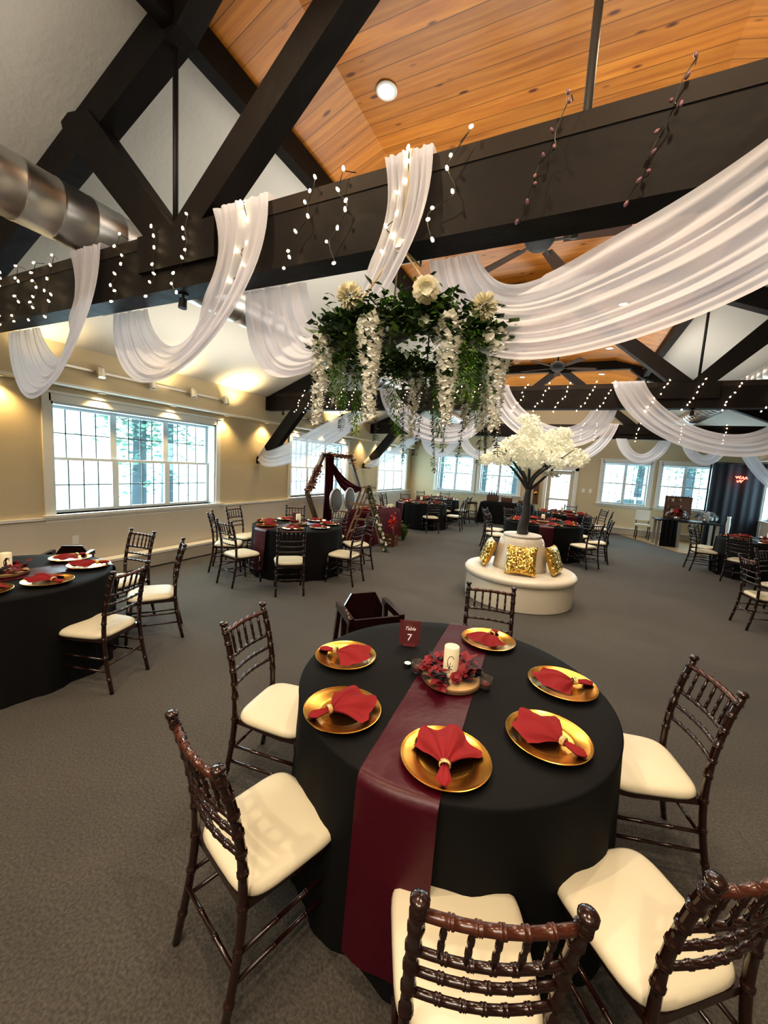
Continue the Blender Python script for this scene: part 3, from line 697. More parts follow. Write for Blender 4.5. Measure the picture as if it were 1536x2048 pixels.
def chair(x, y, heading, lab, grp='banquet chairs with ivory cushions'):
    """heading = direction the sitter faces, radians"""
    t = chair0 if not used[0] else copy_tree(chair0); used[0] = True
    t.location = (x, y, 0); t.rotation_euler = (0, 0, heading - PI / 2); t['label'] = lab; t['group'] = grp
    chair_labels[lab] = chair_labels.get(lab, 0) + 1
def chairs_round(cx, cy, items, desc, r=1.02):
    for it in items:
        a, rr, turn = (it if isinstance(it, tuple) else (it, r, 0))
        a = R(a); x, y = cx + rr * math.cos(a), cy + rr * math.sin(a)
        chair(x, y, a + PI + R(turn), 'dark banquet chair with ivory cushion, %s of %s' % (seatword(cx, cy, x, y), desc))

# ---------------------------------------------------------------- tables
def tablecloth(cx, cy, r, lab, seed=0, z=.765, m='cloth'):
    rr = random.Random(seed); ph = [rr.uniform(0, 6.3) for _ in range(4)]; nf = 17
    def fn(u, v):
        a = 2 * PI * u
        if v < .22: q = v / .22; return (cx + r * .985 * q * math.cos(a), cy + r * .985 * q * math.sin(a), z)
        if v < .30:
            q = (v - .22) / .08; b = q * PI / 2; ra = r * .985 + .015 * math.sin(b); return (cx + ra * math.cos(a), cy + ra * math.sin(a), z - .015 * (1 - math.cos(b)))
        q = (v - .30) / .70; w_ = math.sin(nf * a + ph[0] + .8 * math.sin(3 * a + ph[1])) * .6 + .4 * math.sin(nf * .5 * 2 * a * .47 + ph[2])
        ra = r + .028 * q + .026 * (q ** .8) * w_ + .004 * q * math.sin(41 * a)
        return (cx + ra * math.cos(a), cy + ra * math.sin(a), z - .015 - (z - .02) * q)
    m_ = MB(); m_.grid(fn, 170, 26, True); o = m_.build('tablecloth', m, None, True)
    o['fold'] = seed
    return tag(o, lab, 'tablecloth'), ph, nf
def round_table(cx, cy, r):
    pass
def runner(cx, cy, ang, r, w_, lab, drop=(.60, .30), z=.769, m='satin', off=0.0):
    """runs over the table along direction ang; off shifts it sideways"""
    c, s = math.cos(ang), math.sin(ang)
    def edge(v): return math.sqrt(max((r + .012) ** 2 - (off + (v - .5) * w_) ** 2, .01))
    def fn(u, v):
        e = edge(v); L = drop[0] + 2 * e + drop[1]; q = u * L; x = off + (v - .5) * w_
        if q < drop[0] or q > drop[0] + 2 * e:
            near = q < drop[0]; dd = drop[0] - q if near else q - drop[0] - 2 * e
            al = e + .012 * min(dd / .02, 1) + .075 * dd + .010 * math.sin(v * 9 + 1) * dd; zz = z - .010 - dd; x *= (1 + .03 * dd)
            if near: al = -al
        else:
            al = -e + (q - drop[0]); dist = min(q - drop[0], drop[0] + 2 * e - q); k = min(dist / .028, 1); zz = z - .010 * (1 - k) ** 2
            zz += .0012 * math.sin(al * 23 + v * 4)
        return (cx + al * c - x * s, cy + al * s + x * c, zz)
    m_ = MB(); m_.grid(fn, 260, 12); o = m_.build('table_runner', m, None, True); return tag(o, lab, 'table runner')
# charger plate, napkin, napkin ring prototypes
def mk_plate():
    m = MB(); m.lathe([(.0, .004), (.095, .004), (.102, .006), (.108, .011), (.150, .016), (.158, .020), (.163, .022), (.166, .021), (.164, .016), (.152, .010), (.108, .003), (.09, .0), (0, .0)], 48)
    return m.build('charger_plate', 'gold', None, 'auto')
def mk_napkin():
    t = thing('folded_napkin', 'x', 'napkin')
    def fan_(u, v):
        th = (u - .5) * 2; a = th * R(56); rr = .018 + v * (.150 + .035 * math.cos(th * 2.3) + .012 * math.sin(th * 9))
        x = math.sin(a) * rr * 1.05; y = math.cos(a) * rr
        fold = (abs(math.sin(th * 4.2 + .9)) ** 1.4 - .5) * .026 * (.35 + v * .6) + math.cos(th * 3 + .6) * .008 * v + math.sin(th * 23) * .0016
        z = .030 + .022 * math.sin(PI * min(v * 1.1, 1)) * (1 - .5 * th * th) + fold - .010 * v * abs(th) ** 2
        return (x, y - .062, max(z, .0235))
    m = MB(); m.grid(fan_, 48, 14)
    def fan2(u, v):
        th = (u - .5) * 2; a = th * R(48) + R(5); rr = .018 + v * (.128 + .03 * math.cos(th * 3.1 + .5))
        return (math.sin(a) * rr, math.cos(a) * rr - .062, .0235 + .010 * math.sin(PI * v) + .006 * math.cos(th * 9) * v)
    m.grid(fan2, 36, 8); m.build('napkin_fan', 'napkin', t, True)
    def tail(u, v):
        a = 2 * PI * u; q = v; rw = (.011 + .020 * q) * (1 - .82 * max(0, (q - .72) / .28)); y = -.062 - .092 * q
        return (rw * math.cos(a) * (1 + .2 * math.sin(3 * a)), y, .030 - .004 * q + rw * .45 * math.sin(a) + .003 * math.cos(6 * a))
    m = MB(); m.grid(tail, 24, 8, True); m.build('napkin_tail', 'napkin', t, True)
    def ring(u, v):
        a = 2 * PI * u; b = 2 * PI * v; rr = .0185 + .0035 * math.cos(b)
        return (rr * math.cos(a), -.062 + .0105 * math.sin(b), .0325 + rr * .82 * math.sin(a))
    m = MB(); m.grid(ring, 28, 10, True); m.build('napkin_ring', 'goldring', t, True, 'textured gold ring')
    return t
plate0 = mk_plate(); nap0 = mk_napkin(); pused = [False]
def setting(x, y, cx, cy, z, where, extra=0.0, small=False):
    a = math.atan2(cy - y, cx - x) + extra
    p = plate0 if not pused[0] else plate0.copy()
    if pused[0]: COL.objects.link(p)
    n = nap0 if not pused[0] else copy_tree(nap0)
    pused[0] = True
    p.location = (x, y, z); tag(p, 'gold beaded charger plate, %s' % where, 'plate', 'gold charger plates')
    n.location = (x, y, z); n.rotation_euler = (0, 0, a - PI / 2); tag(n, 'red napkin in gold ring, %s' % where, 'napkin', 'red folded napkins')
def leafcluster(mb, c, n, spread, size, r, up=.3, flat=1.0):
    for _ in range(n):
        p = Vector(c) + Vector((r.gauss(0, spread[0]), r.gauss(0, spread[1]), r.gauss(0, spread[2])))
        a = r.uniform(0, 2 * PI); e = r.uniform(-.6, 1.0) * up + r.uniform(-.5, .5)
        d = Vector((math.cos(a) * math.cos(e), math.sin(a) * math.cos(e), math.sin(e))); sd = Vector((-math.sin(a), math.cos(a), r.uniform(-.5, .5))).normalized()
        L = size * r.uniform(.7, 1.3); W = L * .32 * flat; n_ = d.cross(sd)
        mb.add([p, p + d * L * .5 + sd * W + n_ * L * .08, p + d * L, p + d * L * .5 - sd * W + n_ * L * .08, p + d * L * .5], [(0, 1, 4), (1, 2, 4), (2, 3, 4), (3, 0, 4)])
def flower(mb, c, d, r0, petals, layers, r, curl=.4):
    """rosette of petals facing direction d"""
    d = Vector(d).normalized(); t = Vector((0, 0, 1)) if abs(d.z) < .9 else Vector((1, 0, 0)); u = d.cross(t).normalized(); w_ = d.cross(u)
    for L in range(layers):
        q = (L + 1) / layers; n = max(3, int(petals * (.5 + .5 * q)))
        for k in range(n):
            a = 2 * PI * (k + .5 * (L % 2)) / n + r.uniform(-.1, .1); o = u * math.cos(a) + w_ * math.sin(a); sd = d.cross(o)
            ln = r0 * (.35 + .65 * q); wd = ln * 2.6 / n + r0 * .10; hh = r0 * (1 - q) * .7
            b = Vector(c) + d * hh; tip = b + o * ln + d * (curl * r0 * (1 - q * .9)); md = b + o * ln * .6 + d * r0 * .12
            mb.add([b, md + sd * wd, tip + sd * wd * .5, tip - sd * wd * .5, md - sd * wd, md + d * -r0 * .05], [(0, 1, 5), (1, 2, 5), (2, 3, 5), (3, 4, 5), (4, 0, 5)])
def centerpiece(cx, cy, z, where, seed, full=False, scale=1.0):
    r = random.Random(seed)
    t = thing('wood_slice', 'round bark-edged wood slice, centre of %s' % where, 'wood slice', (cx, cy, z), 0, 'wood slice bases')
    m = MB(); m.lathe([(.142, 0), (.150, .004), (.150, .018), (.143, .022)], 36, (cx, cy, z)); m.build('bark_edge', 'bark', t, 'auto')
    m = MB(); m.lathe([(.143, .0222), (0, .0225)], 36, (cx, cy, z)); m.build('cut_face', 'wood_pale', t)
    t = thing('pillar_candle', 'ivory pillar candle with black print, centre of %s' % where, 'candle', (cx - .01, cy + .01, z + .023), 0, 'ivory pillar candles')
    m = MB(); c = (cx - .01, cy + .01, z + .0235); m.lathe([(0, 0), (.038, 0), (.0385, .004), (.0385, .142), (.036, .147), (.030, .146), (.024, .138), (0, .137)], 32, c); m.build('candle_body', 'candle', t, 'auto')
    # printed motif on the camera side
    m = MB(); ax = math.atan2(-cy, -cx)
    def on(a, zz, off=.0006): return (c[0] + (.0385 + off) * math.cos(ax + a), c[1] + (.0385 + off) * math.sin(ax + a), c[2] + zz)
    if where.find('raven') >= 0:
        poly = [(-.3, .05), (-.1, .04), (.25, .03), (.1, .06), (.45, .085), (.35, .10), (.15, .115), (-.05, .11), (-.3, .085)]
        pts = [on(a * 1.3, zz) for a, zz in poly]; m.add(pts + [on(0, .08)], [(i, (i + 1) % len(pts), len(pts)) for i in range(len(pts))])
        m.tube([on(.3, .105), on(.55, .108), on(.7, .10)], .002, 5); m.tube([on(-.1, .045), on(-.05, .02)], .0015, 5); m.tube([on(.15, .04), on(.2, .02)], .0015, 5)
    else:
        m.tube([on(.45 * math.cos(k * PI / 9 + .6), .075 + .035 * math.sin(k * PI / 9 + .6)) for k in range(14)], .0013, 5)
        for k in range(7):
            a = PI * (.15 + k * .28); m.tube([on(-.15, .05), on(-.15 + .5 * math.cos(a), .05 + .028 * math.sin(a))], .0012, 4)
    m.build('printed_motif', 'black', t)
    t = thing('silk_leaf_spray', 'burgundy silk leaves and flowers around candle, centre of %s' % where, 'flower arrangement', (cx, cy, z + .023), 0, 'burgundy leaf sprays')
    m = MB(); m2 = MB(); m3 = MB()
    for k in range(26 if full else 14):
        a = r.uniform(0, 2 * PI); rr = r.uniform(.06, .15); leafcluster(m if k % 3 else m2, (cx + rr * math.cos(a), cy + rr * math.sin(a), z + .05), 6, (.018, .018, .010), .05, r, .5, 1.4)
    for a in (.4, 2.2, 3.9, 5.2):
        m3 = MB(); flower(m3, (cx + .085 * math.cos(a), cy + .085 * math.sin(a), z + .055), (math.cos(a) * .6, math.sin(a) * .6, 1), .030, 6, 3, r); m3.build('silk_flower', 'leafred', t)
    for mb_ in (m, m2): mb_.v = [(v[0], v[1], max(v[2], z + .024)) for v in mb_.v]
    m.build('red_leaves', 'leafred', t); m2.build('dark_leaves', 'leafblack', t)
def number_card(x, y, z, face, num, lab, sc=1.0):
    t = thing('table_number_card', lab, 'table sign', (x, y, z))
    d = Vector((math.cos(face), math.sin(face), 0)); s = Vector((-d.y, d.x, 0)); p = Vector((x, y, z))
    m = MB(); m.bar(p + Vector((0, 0, .004)), p + Vector((0, 0, .155)), .125, .004, up=d); m.build('acrylic_panel', 'acrylic', t)
    m = MB(); m.bar(p - d * .02 + Vector((0, 0, .003)), p + d * .02 + Vector((0, 0, .003)), .07, .006); m.build('acrylic_foot', 'acrylic', t)
    for txt, zz, hh in ((('Table', .095, .030), (num, .030, .060)) if num else ()):
        cu = bpy.data.curves.new('card_text', 'FONT'); cu.body = txt; cu.size = hh; cu.align_x = 'CENTER'; cu.extrude = .0004; cu.materials.append(M['text'])
        if txt == 'Table': cu.shear = .4
        tmp = bpy.data.objects.new('card_text', cu); me_ = bpy.data.meshes.new_from_object(tmp); bpy.data.objects.remove(tmp); me_.materials.clear(); me_.materials.append(M['text']); o = bpy.data.objects.new('card_text', me_); COL.objects.link(o); o.parent = t
        o.location = (d * .0028) + Vector((0, 0, zz)); o.rotation_euler = (PI / 2, 0, face + PI / 2)
def table_set(cx, cy, r, desc, cloth_lab, chairs_, seats, run, seed, num=None, full=False, cardpos=None, z=.765, runner_lab=None, drop=(.62, .45), off=0.0, rw=.29):
    tablecloth(cx, cy, r, cloth_lab, seed, z)
    if run is not None: runner(cx, cy, R(run), r, rw, runner_lab or 'burgundy satin runner across %s' % desc, drop, z + .004, off=off)
    for it in seats:
        if len(it) == 1:
            a = R(it[0]); x, y = cx + (r - .21) * math.cos(a), cy + (r - .21) * math.sin(a)
        else: x, y = it
        sw = seatword(cx, cy, x, y)
        setting(x, y, cx, cy, z + .007, '%s of %s' % (sw, desc))
    chairs_round(cx, cy, chairs_, desc)
    centerpiece(cx, cy, z + .0065, desc, seed, full)

# front table
TX, TYY = -.441, 1.894
D7 = 'the front table'
table_set(TX, TYY, .76, D7, 'black floor-length tablecloth on the round front table', [],
          [(TX - .570, TYY - .090), (TX - .336, TYY - .512), (TX + .135, TYY - .565), (TX + .47, TYY - .245), (TX + .515, TYY + .235), (TX + .083, TYY + .560)],
          93.5, 11, full=True, runner_lab='burgundy satin runner hanging down the front table toward the camera', drop=(.64, .4), off=.02)
def ch7(x, y, hd, w_): chair(x, y, R(hd), 'dark banquet chair with ivory cushion, ' + w_)
ch7(-.905, 1.078, 73, 'near left, at the front table')
ch7(-1.335, 1.70, 7, 'pulled up at left of the front table')
ch7(-.425, 2.86, -80, 'on the far side of the front table')
ch7(.460, 2.235, 196, 'at right of the front table')
ch7(.348, 1.392, 130, 'near right, angled at the front table')
ch7(-.141, 1.035, 113, 'bottom centre of the photo, at the front table')
number_card(-.77, 2.14, .770, R(-70), '7', 'small burgundy acrylic card reading Table 7, on front table')
# little glasses and tealight
def votive(x, y, z, lab):
    t = thing('votive_glass', lab, 'glass', (x, y, z))
    m = MB(); m.lathe([(.0, .001), (.024, .001), (.030, .012), (.033, .06), (.031, .06), (.027, .014), (.0, .008)], 24, (x, y, z)); m.build('glass_bowl', 'smoke', t, True)
    m = MB(); m.lathe([(0, .010), (.022, .010), (.022, .028), (0, .028)], 16, (x, y, z)); m.build('wax', 'leafred', t, 'auto')
votive(-.615, 1.87, .770, 'smoked glass votive left of the front wood slice')
votive(-.270, 1.90, .770, 'smoked glass votive right of the front wood slice')
t = thing('tealight', 'small lit tealight alone on the black front tablecloth', 'candle', (-.685, 1.905, .766))
m = MB(); m.lathe([(.0, 0), (.019, 0), (.020, .020), (.018, .020), (.0, .018)], 20, (-.685, 1.905, .766)); m.build('tealight_cup', 'black', t, 'auto')
m = MB(); m.lathe([(.017, .0205), (0, .022)], 16, (-.685, 1.905, .766)); m.build('tealight_wax', 'wick', t)

# high chair / youth chair
def high_chair(x, y, hd, lab, h=.80):
    t = thing('wooden_high_chair', lab, 'high chair', (0, 0, 0))
    k = h / .80
    m = MB(); m.prism([(-.17, .40 * k), (.17, .40 * k), (.17, .68 * k), (.10, .80 * k), (-.10, .80 * k), (-.17, .68 * k)], 'y', -.175, -.155); m.build('back_panel', 'maho', t)
    m = MB(); m.box(-.17, -.155, .42 * k, .17, .13, .445 * k); m.build('seat', 'maho', t)
    for s in (-1, 1):
        m = MB(); m.bar((s * .195, -.19, .715 * k), (s * .195, .17, .705 * k), .04, .05); m.build('armrest', 'maho', t)
        for yy, y2 in ((-.15, -.235), (.13, .22)):
            m = MB(); m.bar((s * .195, yy, .70 * k), (s * .235, y2, 0), .032, .032, up=(0, 1, 0)); m.build('leg', 'maho', t)
        m = MB(); m.bar((s * .222, -.19, .16), (s * .222, .18, .16), .02, .04); m.build('side_rail', 'maho', t)
    m = MB(); m.box(-.176, .150, .66 * k, .176, .172, .72 * k); m.build('front_bar', 'maho', t)
    t.location = (x, y, 0); t.rotation_euler = (0, 0, R(hd) - PI / 2)
high_chair(-1.27, 2.60, -43, 'dark wooden childs high chair behind the front table', .82)
high_chair(-5.0, 2.42, -50, 'dark wooden childs high chair behind the left table', .70)
high_chair(-3.05, 13.9, 200, 'dark wooden childs high chair beside the far left corner table', .82)

# left table
DL = 'the left raven-candle table'
LX, LY = -4.08, 1.55
table_set(LX, LY, .72, DL, 'black floor-length tablecloth on the round table at left edge', [(101, 1.04, -5), (66, 1.05, -12), (17, .86, 0)],
          [(-4.21, 2.08), (-3.84, 2.04), (-3.60, 1.62), (-3.66, 1.26)], 82, 12, off=-.08, drop=(.4, .35))
# table before the arch
DA = 'the table before the hexagon arch'
AX, AY = -4.05, 5.36
table_set(AX, AY, .74, DA, 'black floor-length tablecloth on round table before the hexagon arch',
          [(-141, 1.10, 0), (-100, 1.10, 0), (-176, 1.10, 0), (-58, 1.16, 10), (-8, 1.02, 10), (42, 1.02, 10), (88, 1.02, 0), (130, 1.02, 0)],
          [(-4.58, 5.18), (-4.28, 4.86), (-4.5, 5.62), (-3.80, 4.90), (-3.56, 5.28), (-3.66, 5.72), (-4.05, 5.90)], 78, 13, drop=(.62, .4))
number_card(-4.30, 5.62, .770, R(-60), None, 'burgundy number card on the table before the hexagon arch')
# beyond ladder
DB = 'the table beyond the ladder'
table_set(-4.15, 11.75, .80, DB, 'black and burgundy draped round table beyond the ladder', [(-54, 1.06, 0), (4, 1.06, 0), (-140, 1.06, 0), (180, 1.06, 0), (135, 1.06, 0), (88, 1.06, 0)],
          [(a,) for a in (-20, -65, -110, -155, 160, 115, 70, 25)], 60, 14)
number_card(-4.4, 12.1, .770, R(-60), None, 'burgundy number card on the table beyond the ladder')
DC = 'the far left corner table'
table_set(-4.30, 13.95, .74, DC, 'black draped round table in the far left corner', [(-58, .98, 0), (-12, .98, 0), (95, .98, 0), (140, 1.0, 0)],
          [(a,) for a in (-20, -65, -110, -155, 160, 115, 70, 25)], 20, 15)
DT = 'the table behind the tree'
table_set(-.45, 9.80, .84, DT, 'black draped round table behind the blossom tree', [(172, 1.12, 0), (214, 1.12, 0), (-40, 1.12, 0), (2, 1.12, 0), (44, 1.12, 0), (92, 1.12, 0), (130, 1.12, 0)],
          [(a,) for a in (-20, -65, -110, -155, 160, 115, 70, 25)], 98, 16)
DD = 'the table by the glass door'
table_set(-.10, 12.75, .80, DD, 'black draped round table near the glass exit door', [(28, 1.02, 0), (-8, 1.02, 0), (80, 1.02, 0), (170, 1.02, 0), (-140, 1.02, 0)],
          [(a,) for a in (-20, -65, -110, -155, 160, 115, 70, 25)], 110, 17)
DR = 'the table by the black backdrop'
table_set(3.82, 10.55, .82, DR, 'black draped round table on the right before the black backdrop', [(143, 1.08, 0), (184, 1.06, 0), (232, 1.06, 0), (268, 1.06, 0)],
          [(a,) for a in (-20, -65, -110, -155, 160, 115, 70, 25)], 150, 18)
DE = 'the table at the right edge'
table_set(3.62, 6.75, .76, DE, 'black draped round table at the right edge of the photo', [(182, 1.12, 8), (235, 1.05, 0), (130, 1.05, 0)],
          [(a,) for a in (160, 205, 115)], 75, 19)

# ---------------------------------------------------------------- tree ottoman
OX, OY = -.545, 6.12
t = thing('round_ottoman', 'large round cream vinyl ottoman with raised centre column', 'ottoman', (OX, OY, 0))
m = MB(); m.lathe([(.755, .0), (.765, .01), (.765, .335), (.76, .345)], 64, (OX, OY, 0)); m.build('ottoman_base', 'leather', t, 'auto')
m = MB(); m.lathe([(.3, .345), (.775, .345), (.795, .37), (.795, .41), (.775, .437), (.72, .448), (.3, .452)], 64, (OX, OY, 0)); m.build('seat_pad', 'leather', t, True)
m = MB(); m.lathe([(.385, .445), (.375, .52), (.345, .70), (.315, .86), (.290, .905), (.255, .925), (.0, .93)], 48, (OX, OY, 0)); m.build('centre_column', 'leather', t, True)
m = MB(); m.lathe([(.0, .928), (.262, .928), (.270, .936), (.270, .950), (.262, .956), (.0, .957)], 48, (OX, OY, 0)); m.build('planter_lid', 'trim', t, 'auto')
def pillow(ang, lab, tilt=20):
    t = thing('sequin_pillow', lab, 'pillow', (OX, OY, .45))
    ca, sa = math.cos(R(ang)), math.sin(R(ang)); hw = .205
    def fn(front):
        def f_(u, v):
            a = (u - .5) * 2; b = (v - .5) * 2
            px = a * hw * (1 - .07 * (1 - b * b)) ; pz = b * hw * (1 - .07 * (1 - a * a))
            th = .070 * (max(0, (1 - a ** 4) * (1 - b ** 4))) ** .5
            th = th if front else -th
            return (px, th, pz)
        return f_
    for fr, mt, nm in ((True, 'sequin', 'sequin_front'), (False, 'pillowback', 'satin_back')):
        m = MB(); m.grid(fn(fr), 18, 18)
        Mx = Matrix.Translation((OX + ca * .475, OY + sa * .475, .652)) @ Matrix.Rotation(R(ang) - PI / 2, 4, 'Z') @ Matrix.Rotation(R(tilt), 4, 'X')
        m.xf(Mx); m.build(nm, mt, t, True)
cam_a = math.degrees(math.atan2(-OY, -OX))
pillow(cam_a + 2, 'gold sequin pillow facing the camera on the round ottoman')
pillow(cam_a - 78, 'gold sequin pillow on left side of the round ottoman')
pillow(cam_a + 72, 'gold sequin pillow on right side of the round ottoman')
pillow(cam_a + 180, 'gold sequin pillow on rear side of the round ottoman')

# artificial blossom tree
t = thing('blossom_tree', 'artificial cherry tree with cream blossoms rising from the ottoman', 'tree', (OX, OY, .957))
def branch(mb, P, r0, r1): 
    pts = curve_pts(P, 5); n = len(pts); mb.tube(pts, [r0 + (r1 - r0) * i / (n - 1) for i in range(n)], 9)
m = MB(); branch(m, [(OX, OY, .957), (OX - .01, OY, 1.05), (OX + .02, OY, 1.25), (OX + .01, OY, 1.45), (OX + .02, OY, 1.62)], .085, .042); m.build('trunk', 'trunk', t, True)
f0 = Vector((OX + .015, OY, 1.60)); tips = []
BR = [((.0, .02, 1.9), (-.02, .05, 2.2), (.0, .1, 2.55)), ((-.12, 0, 1.78), (-.28, -.05, 1.95), (-.5, -.1, 2.05)), ((.14, 0, 1.72), (.33, .02, 1.95), (.5, .0, 2.2)),
      ((.05, .1, 1.8), (.2, .3, 2.0), (.3, .45, 2.2)), ((-.05, .1, 1.8), (-.2, .3, 2.0), (-.35, .4, 2.25)), ((-.06, -.1, 1.8), (-.18, -.3, 1.98), (-.3, -.4, 2.15)), ((.1, -.1, 1.8), (.3, -.25, 1.98), (.45, -.3, 2.1))]
for b3 in BR:
    P = [f0] + [Vector((OX + a, OY + b, c)) for a, b, c in b3]; m = MB(); branch(m, P, .026, .008)
    r = random.Random(hash(b3[0]) & 255 if False else len(tips) + 3)
    for k in range(3):
        q = P[2].lerp(P[3], k / 3); e = q + Vector((r.uniform(-.2, .2), r.uniform(-.2, .2), r.uniform(.0, .2))); m.tube([q, e], [.008, .004], 6); tips.append(e)
    m.build('branch', 'trunk', t, True); tips.append(P[3]); tips.append(P[2])
m = MB(); r = random.Random(5)
def blossom(p, s):
    for k in range(5):
        a = r.uniform(0, 2 * PI); e = r.uniform(-1.2, 1.3); d = Vector((math.cos(a) * math.cos(e), math.sin(a) * math.cos(e), math.sin(e))); sd = d.orthogonal().normalized(); sd = (sd * math.cos(a * 3) + d.cross(sd) * math.sin(a * 3))
        n_ = d.cross(sd); m.add([p, p + d * s * .6 + sd * s * .5, p + d * s + n_ * s * .2, p + d * s * .6 - sd * s * .5], [(0, 1, 2, 3)])
CL = [(-.02, 0, 2.50, .14), (-.05, .1, 2.35, .20), (-.12, 0, 2.62, .10), (-.25, 0, 2.22, .20), (-.45, -.05, 2.08, .17), (-.62, -.1, 2.02, .11), (.30, 0, 2.38, .15), (.38, -.02, 2.22, .20), (.40, .0, 2.42, .11), (-.03, .0, 2.60, .10), (.55, 0, 2.12, .15), (.68, .02, 2.10, .08), (.1, -.2, 2.12, .20), (-.3, -.3, 2.08, .18), (.38, -.25, 2.05, .16),
      (.0, .3, 2.2, .22), (.3, .35, 2.15, .2), (-.35, .35, 2.2, .2), (0, -.05, 2.05, .2), (-.15, -.25, 2.25, .16), (.62, -.1, 2.02, .07), (.14, .05, 2.28, .12)]
for cx_, cy_, cz_, cr in CL:
    for _ in range(int(2600 * cr * cr / .04 * .075 * 1.0) + 40):
        v = Vector((r.gauss(0, 1), r.gauss(0, 1), r.gauss(0, 1))).normalized() * cr * r.uniform(.45, 1.05)
        blossom(Vector((OX + cx_ + v.x, OY + cy_ + v.y, cz_ + v.z * .75)), .036)
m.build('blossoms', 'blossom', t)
m = MB()
for _ in range(26): blossom(Vector((OX + .30 + r.gauss(0, .06), OY - .1 + r.gauss(0, .04), 1.86 + r.gauss(0, .02))), .034)
m.build('blossoms', 'petal', t)

# ---------------------------------------------------------------- hanging floral hoop
HX, HY, HZ = -.775, 1.93, 2.425; HR = .40
t = thing('floral_hoop', 'hanging hoop of greenery with white flowers over the front table', 'flower chandelier', (HX, HY, HZ))
r = random.Random(21)
m = MB(); m.tube([(HX + HR * math.cos(a * PI / 24), HY + HR * math.sin(a * PI / 24), HZ) for a in range(49)], .010, 8, False); m.build('metal_hoop', 'steel_rod', t, True)
knot = (HX - .01, TY[0] - .045, 2.80)
top = (HX + .02, TY[0] - .035, 3.19)
m = MB(); m.tube([top, (HX + .01, TY[0] - .05, 3.0), knot], .0055, 6); m.tube([(top[0], TY[0] + TT + .02, 3.185), top], .0055, 6); m.tube([knot, (HX, TY[0] + TT + .03, 2.82), (top[0], TY[0] + TT + .025, 3.185)], .0055, 6)
for a in (45, 135, 225, 315): m.tube([knot, (HX + HR * math.cos(R(a)), HY + HR * math.sin(R(a)), HZ)], .0045, 6)
m.build('rope', 'rope', t, True)
m = MB(); flower(m, (knot[0], knot[1] - .005, knot[2]), (0, -1, .1), .03, 6, 2, r); m.build('knot_bow', 'petal', t)
mg, md, mf = MB(), MB(), MB()
for k in range(330):
    a = r.uniform(0, 2 * PI); q = (HX + HR * math.cos(a), HY + HR * math.sin(a), HZ + .01)
    leafcluster((mg, md, mf)[k % 3], q, 16, (.05, .05, .045), (.040, .045, .026)[k % 3], r, .6, (1.0, 1.5, .7)[k % 3])
mg.build('green_leaves', 'leafgreen', t); md.build('dark_leaves', 'leafdark', t); mf.build('fern_leaves', 'fern', t)
def hang_strand(a, length, kind, rr=HR, w_=.04, dens=1.0, zt=0.0):
    x, y = HX + rr * math.cos(a), HY + rr * math.sin(a); m = MB(); n = int(length / .010 * dens)
    sway = r.uniform(-.06, .06); sy_ = r.uniform(-.04, .04)
    for i in range(n):
        f_ = i / n; z = HZ + zt - length * f_; wd = w_ * (1 - .62 * f_) * (1 if f_ > .06 else .6)
        cx_, cy_ = x + sway * f_ ** 1.4, y + sy_ * f_
        if kind == 'wist':
            for _ in range(3):
                b = r.uniform(0, 2 * PI); q = Vector((cx_ + wd * math.cos(b), cy_ + wd * math.sin(b), z))
                d = Vector((math.cos(b), math.sin(b), r.uniform(-.5, .5))).normalized(); sd = Vector((-math.sin(b), math.cos(b), r.uniform(-.3, .3))); s = .028 * (1 - .4 * f_)
                up = d.cross(sd); m.add([q - d * s * .3, q + sd * s * .65 + up * s * .35, q + d * s * .55 + up * s * .75, q - sd * s * .65 + up * s * .35], [(0, 1, 2, 3)])
                m.add([q - d * s * .3, q + sd * s * .45 - up * s * .1, q + d * s * .7 - up * s * .5, q - sd * s * .45 - up * s * .1], [(0, 1, 2, 3)])
        elif kind == 'fern':
            for _ in range(5):
                b = r.uniform(0, 2 * PI); q = Vector((cx_ + wd * r.uniform(0, 1) * math.cos(b), cy_ + wd * r.uniform(0, 1) * math.sin(b), z))
                e = q + Vector((math.cos(b) * .022, math.sin(b) * .022, -.016)); s2 = Vector((-math.sin(b), math.cos(b), .2)) * .0035
                m.add([q, q.lerp(e, .5) + s2, e, q.lerp(e, .5) - s2], [(0, 1, 2, 3)])
        else:
            b = r.uniform(0, 2 * PI)
            for sg in (0, PI):
                q = Vector((cx_, cy_, z)); d = Vector((math.cos(b + sg), math.sin(b + sg), -.35)); e = q + d * .026; s2 = Vector((-d.y, d.x, .3)) * .007
                m.add([q, q.lerp(e, .5) + s2, e, q.lerp(e, .5) - s2], [(0, 1, 2, 3)])
    if kind == 'vine': m.tube([(x, y, HZ), (x + sway * .38, y + sy_ * .5, HZ - length * .5), (x + sway, y + sy_, HZ - length)], .0015, 4)
    m.build({'wist': 'wisteria_strand', 'fern': 'fern_strand', 'vine': 'trailing_vine'}[kind], {'wist': 'petal', 'fern': 'fern', 'vine': 'leafdark'}[kind], t)
for a, L in ((222, .42), (268, .40), (308, .42), (345, .42)): hang_strand(R(a), L, 'wist', rr=HR + .055, w_=.050, dens=1.5)
for a, L in ((195, .30), (110, .42), (62, .36), (20, .40), (150, .34)): hang_strand(R(a), L, 'wist', w_=.045, dens=1.2)
for a, L in ((200, .30), (215, .26), (318, .32), (352, .28), (90, .40), (130, .40), (50, .34), (165, .42), (330, .30)): hang_strand(R(a), L, 'fern', w_=.075, dens=2.6)
for a, L in ((100, .52), (80, .50), (60, .55), (40, .56), (20, .50), (120, .58), (145, .45), (5, .52), (175, .42), (95, .62)): hang_strand(R(a), L, 'vine')
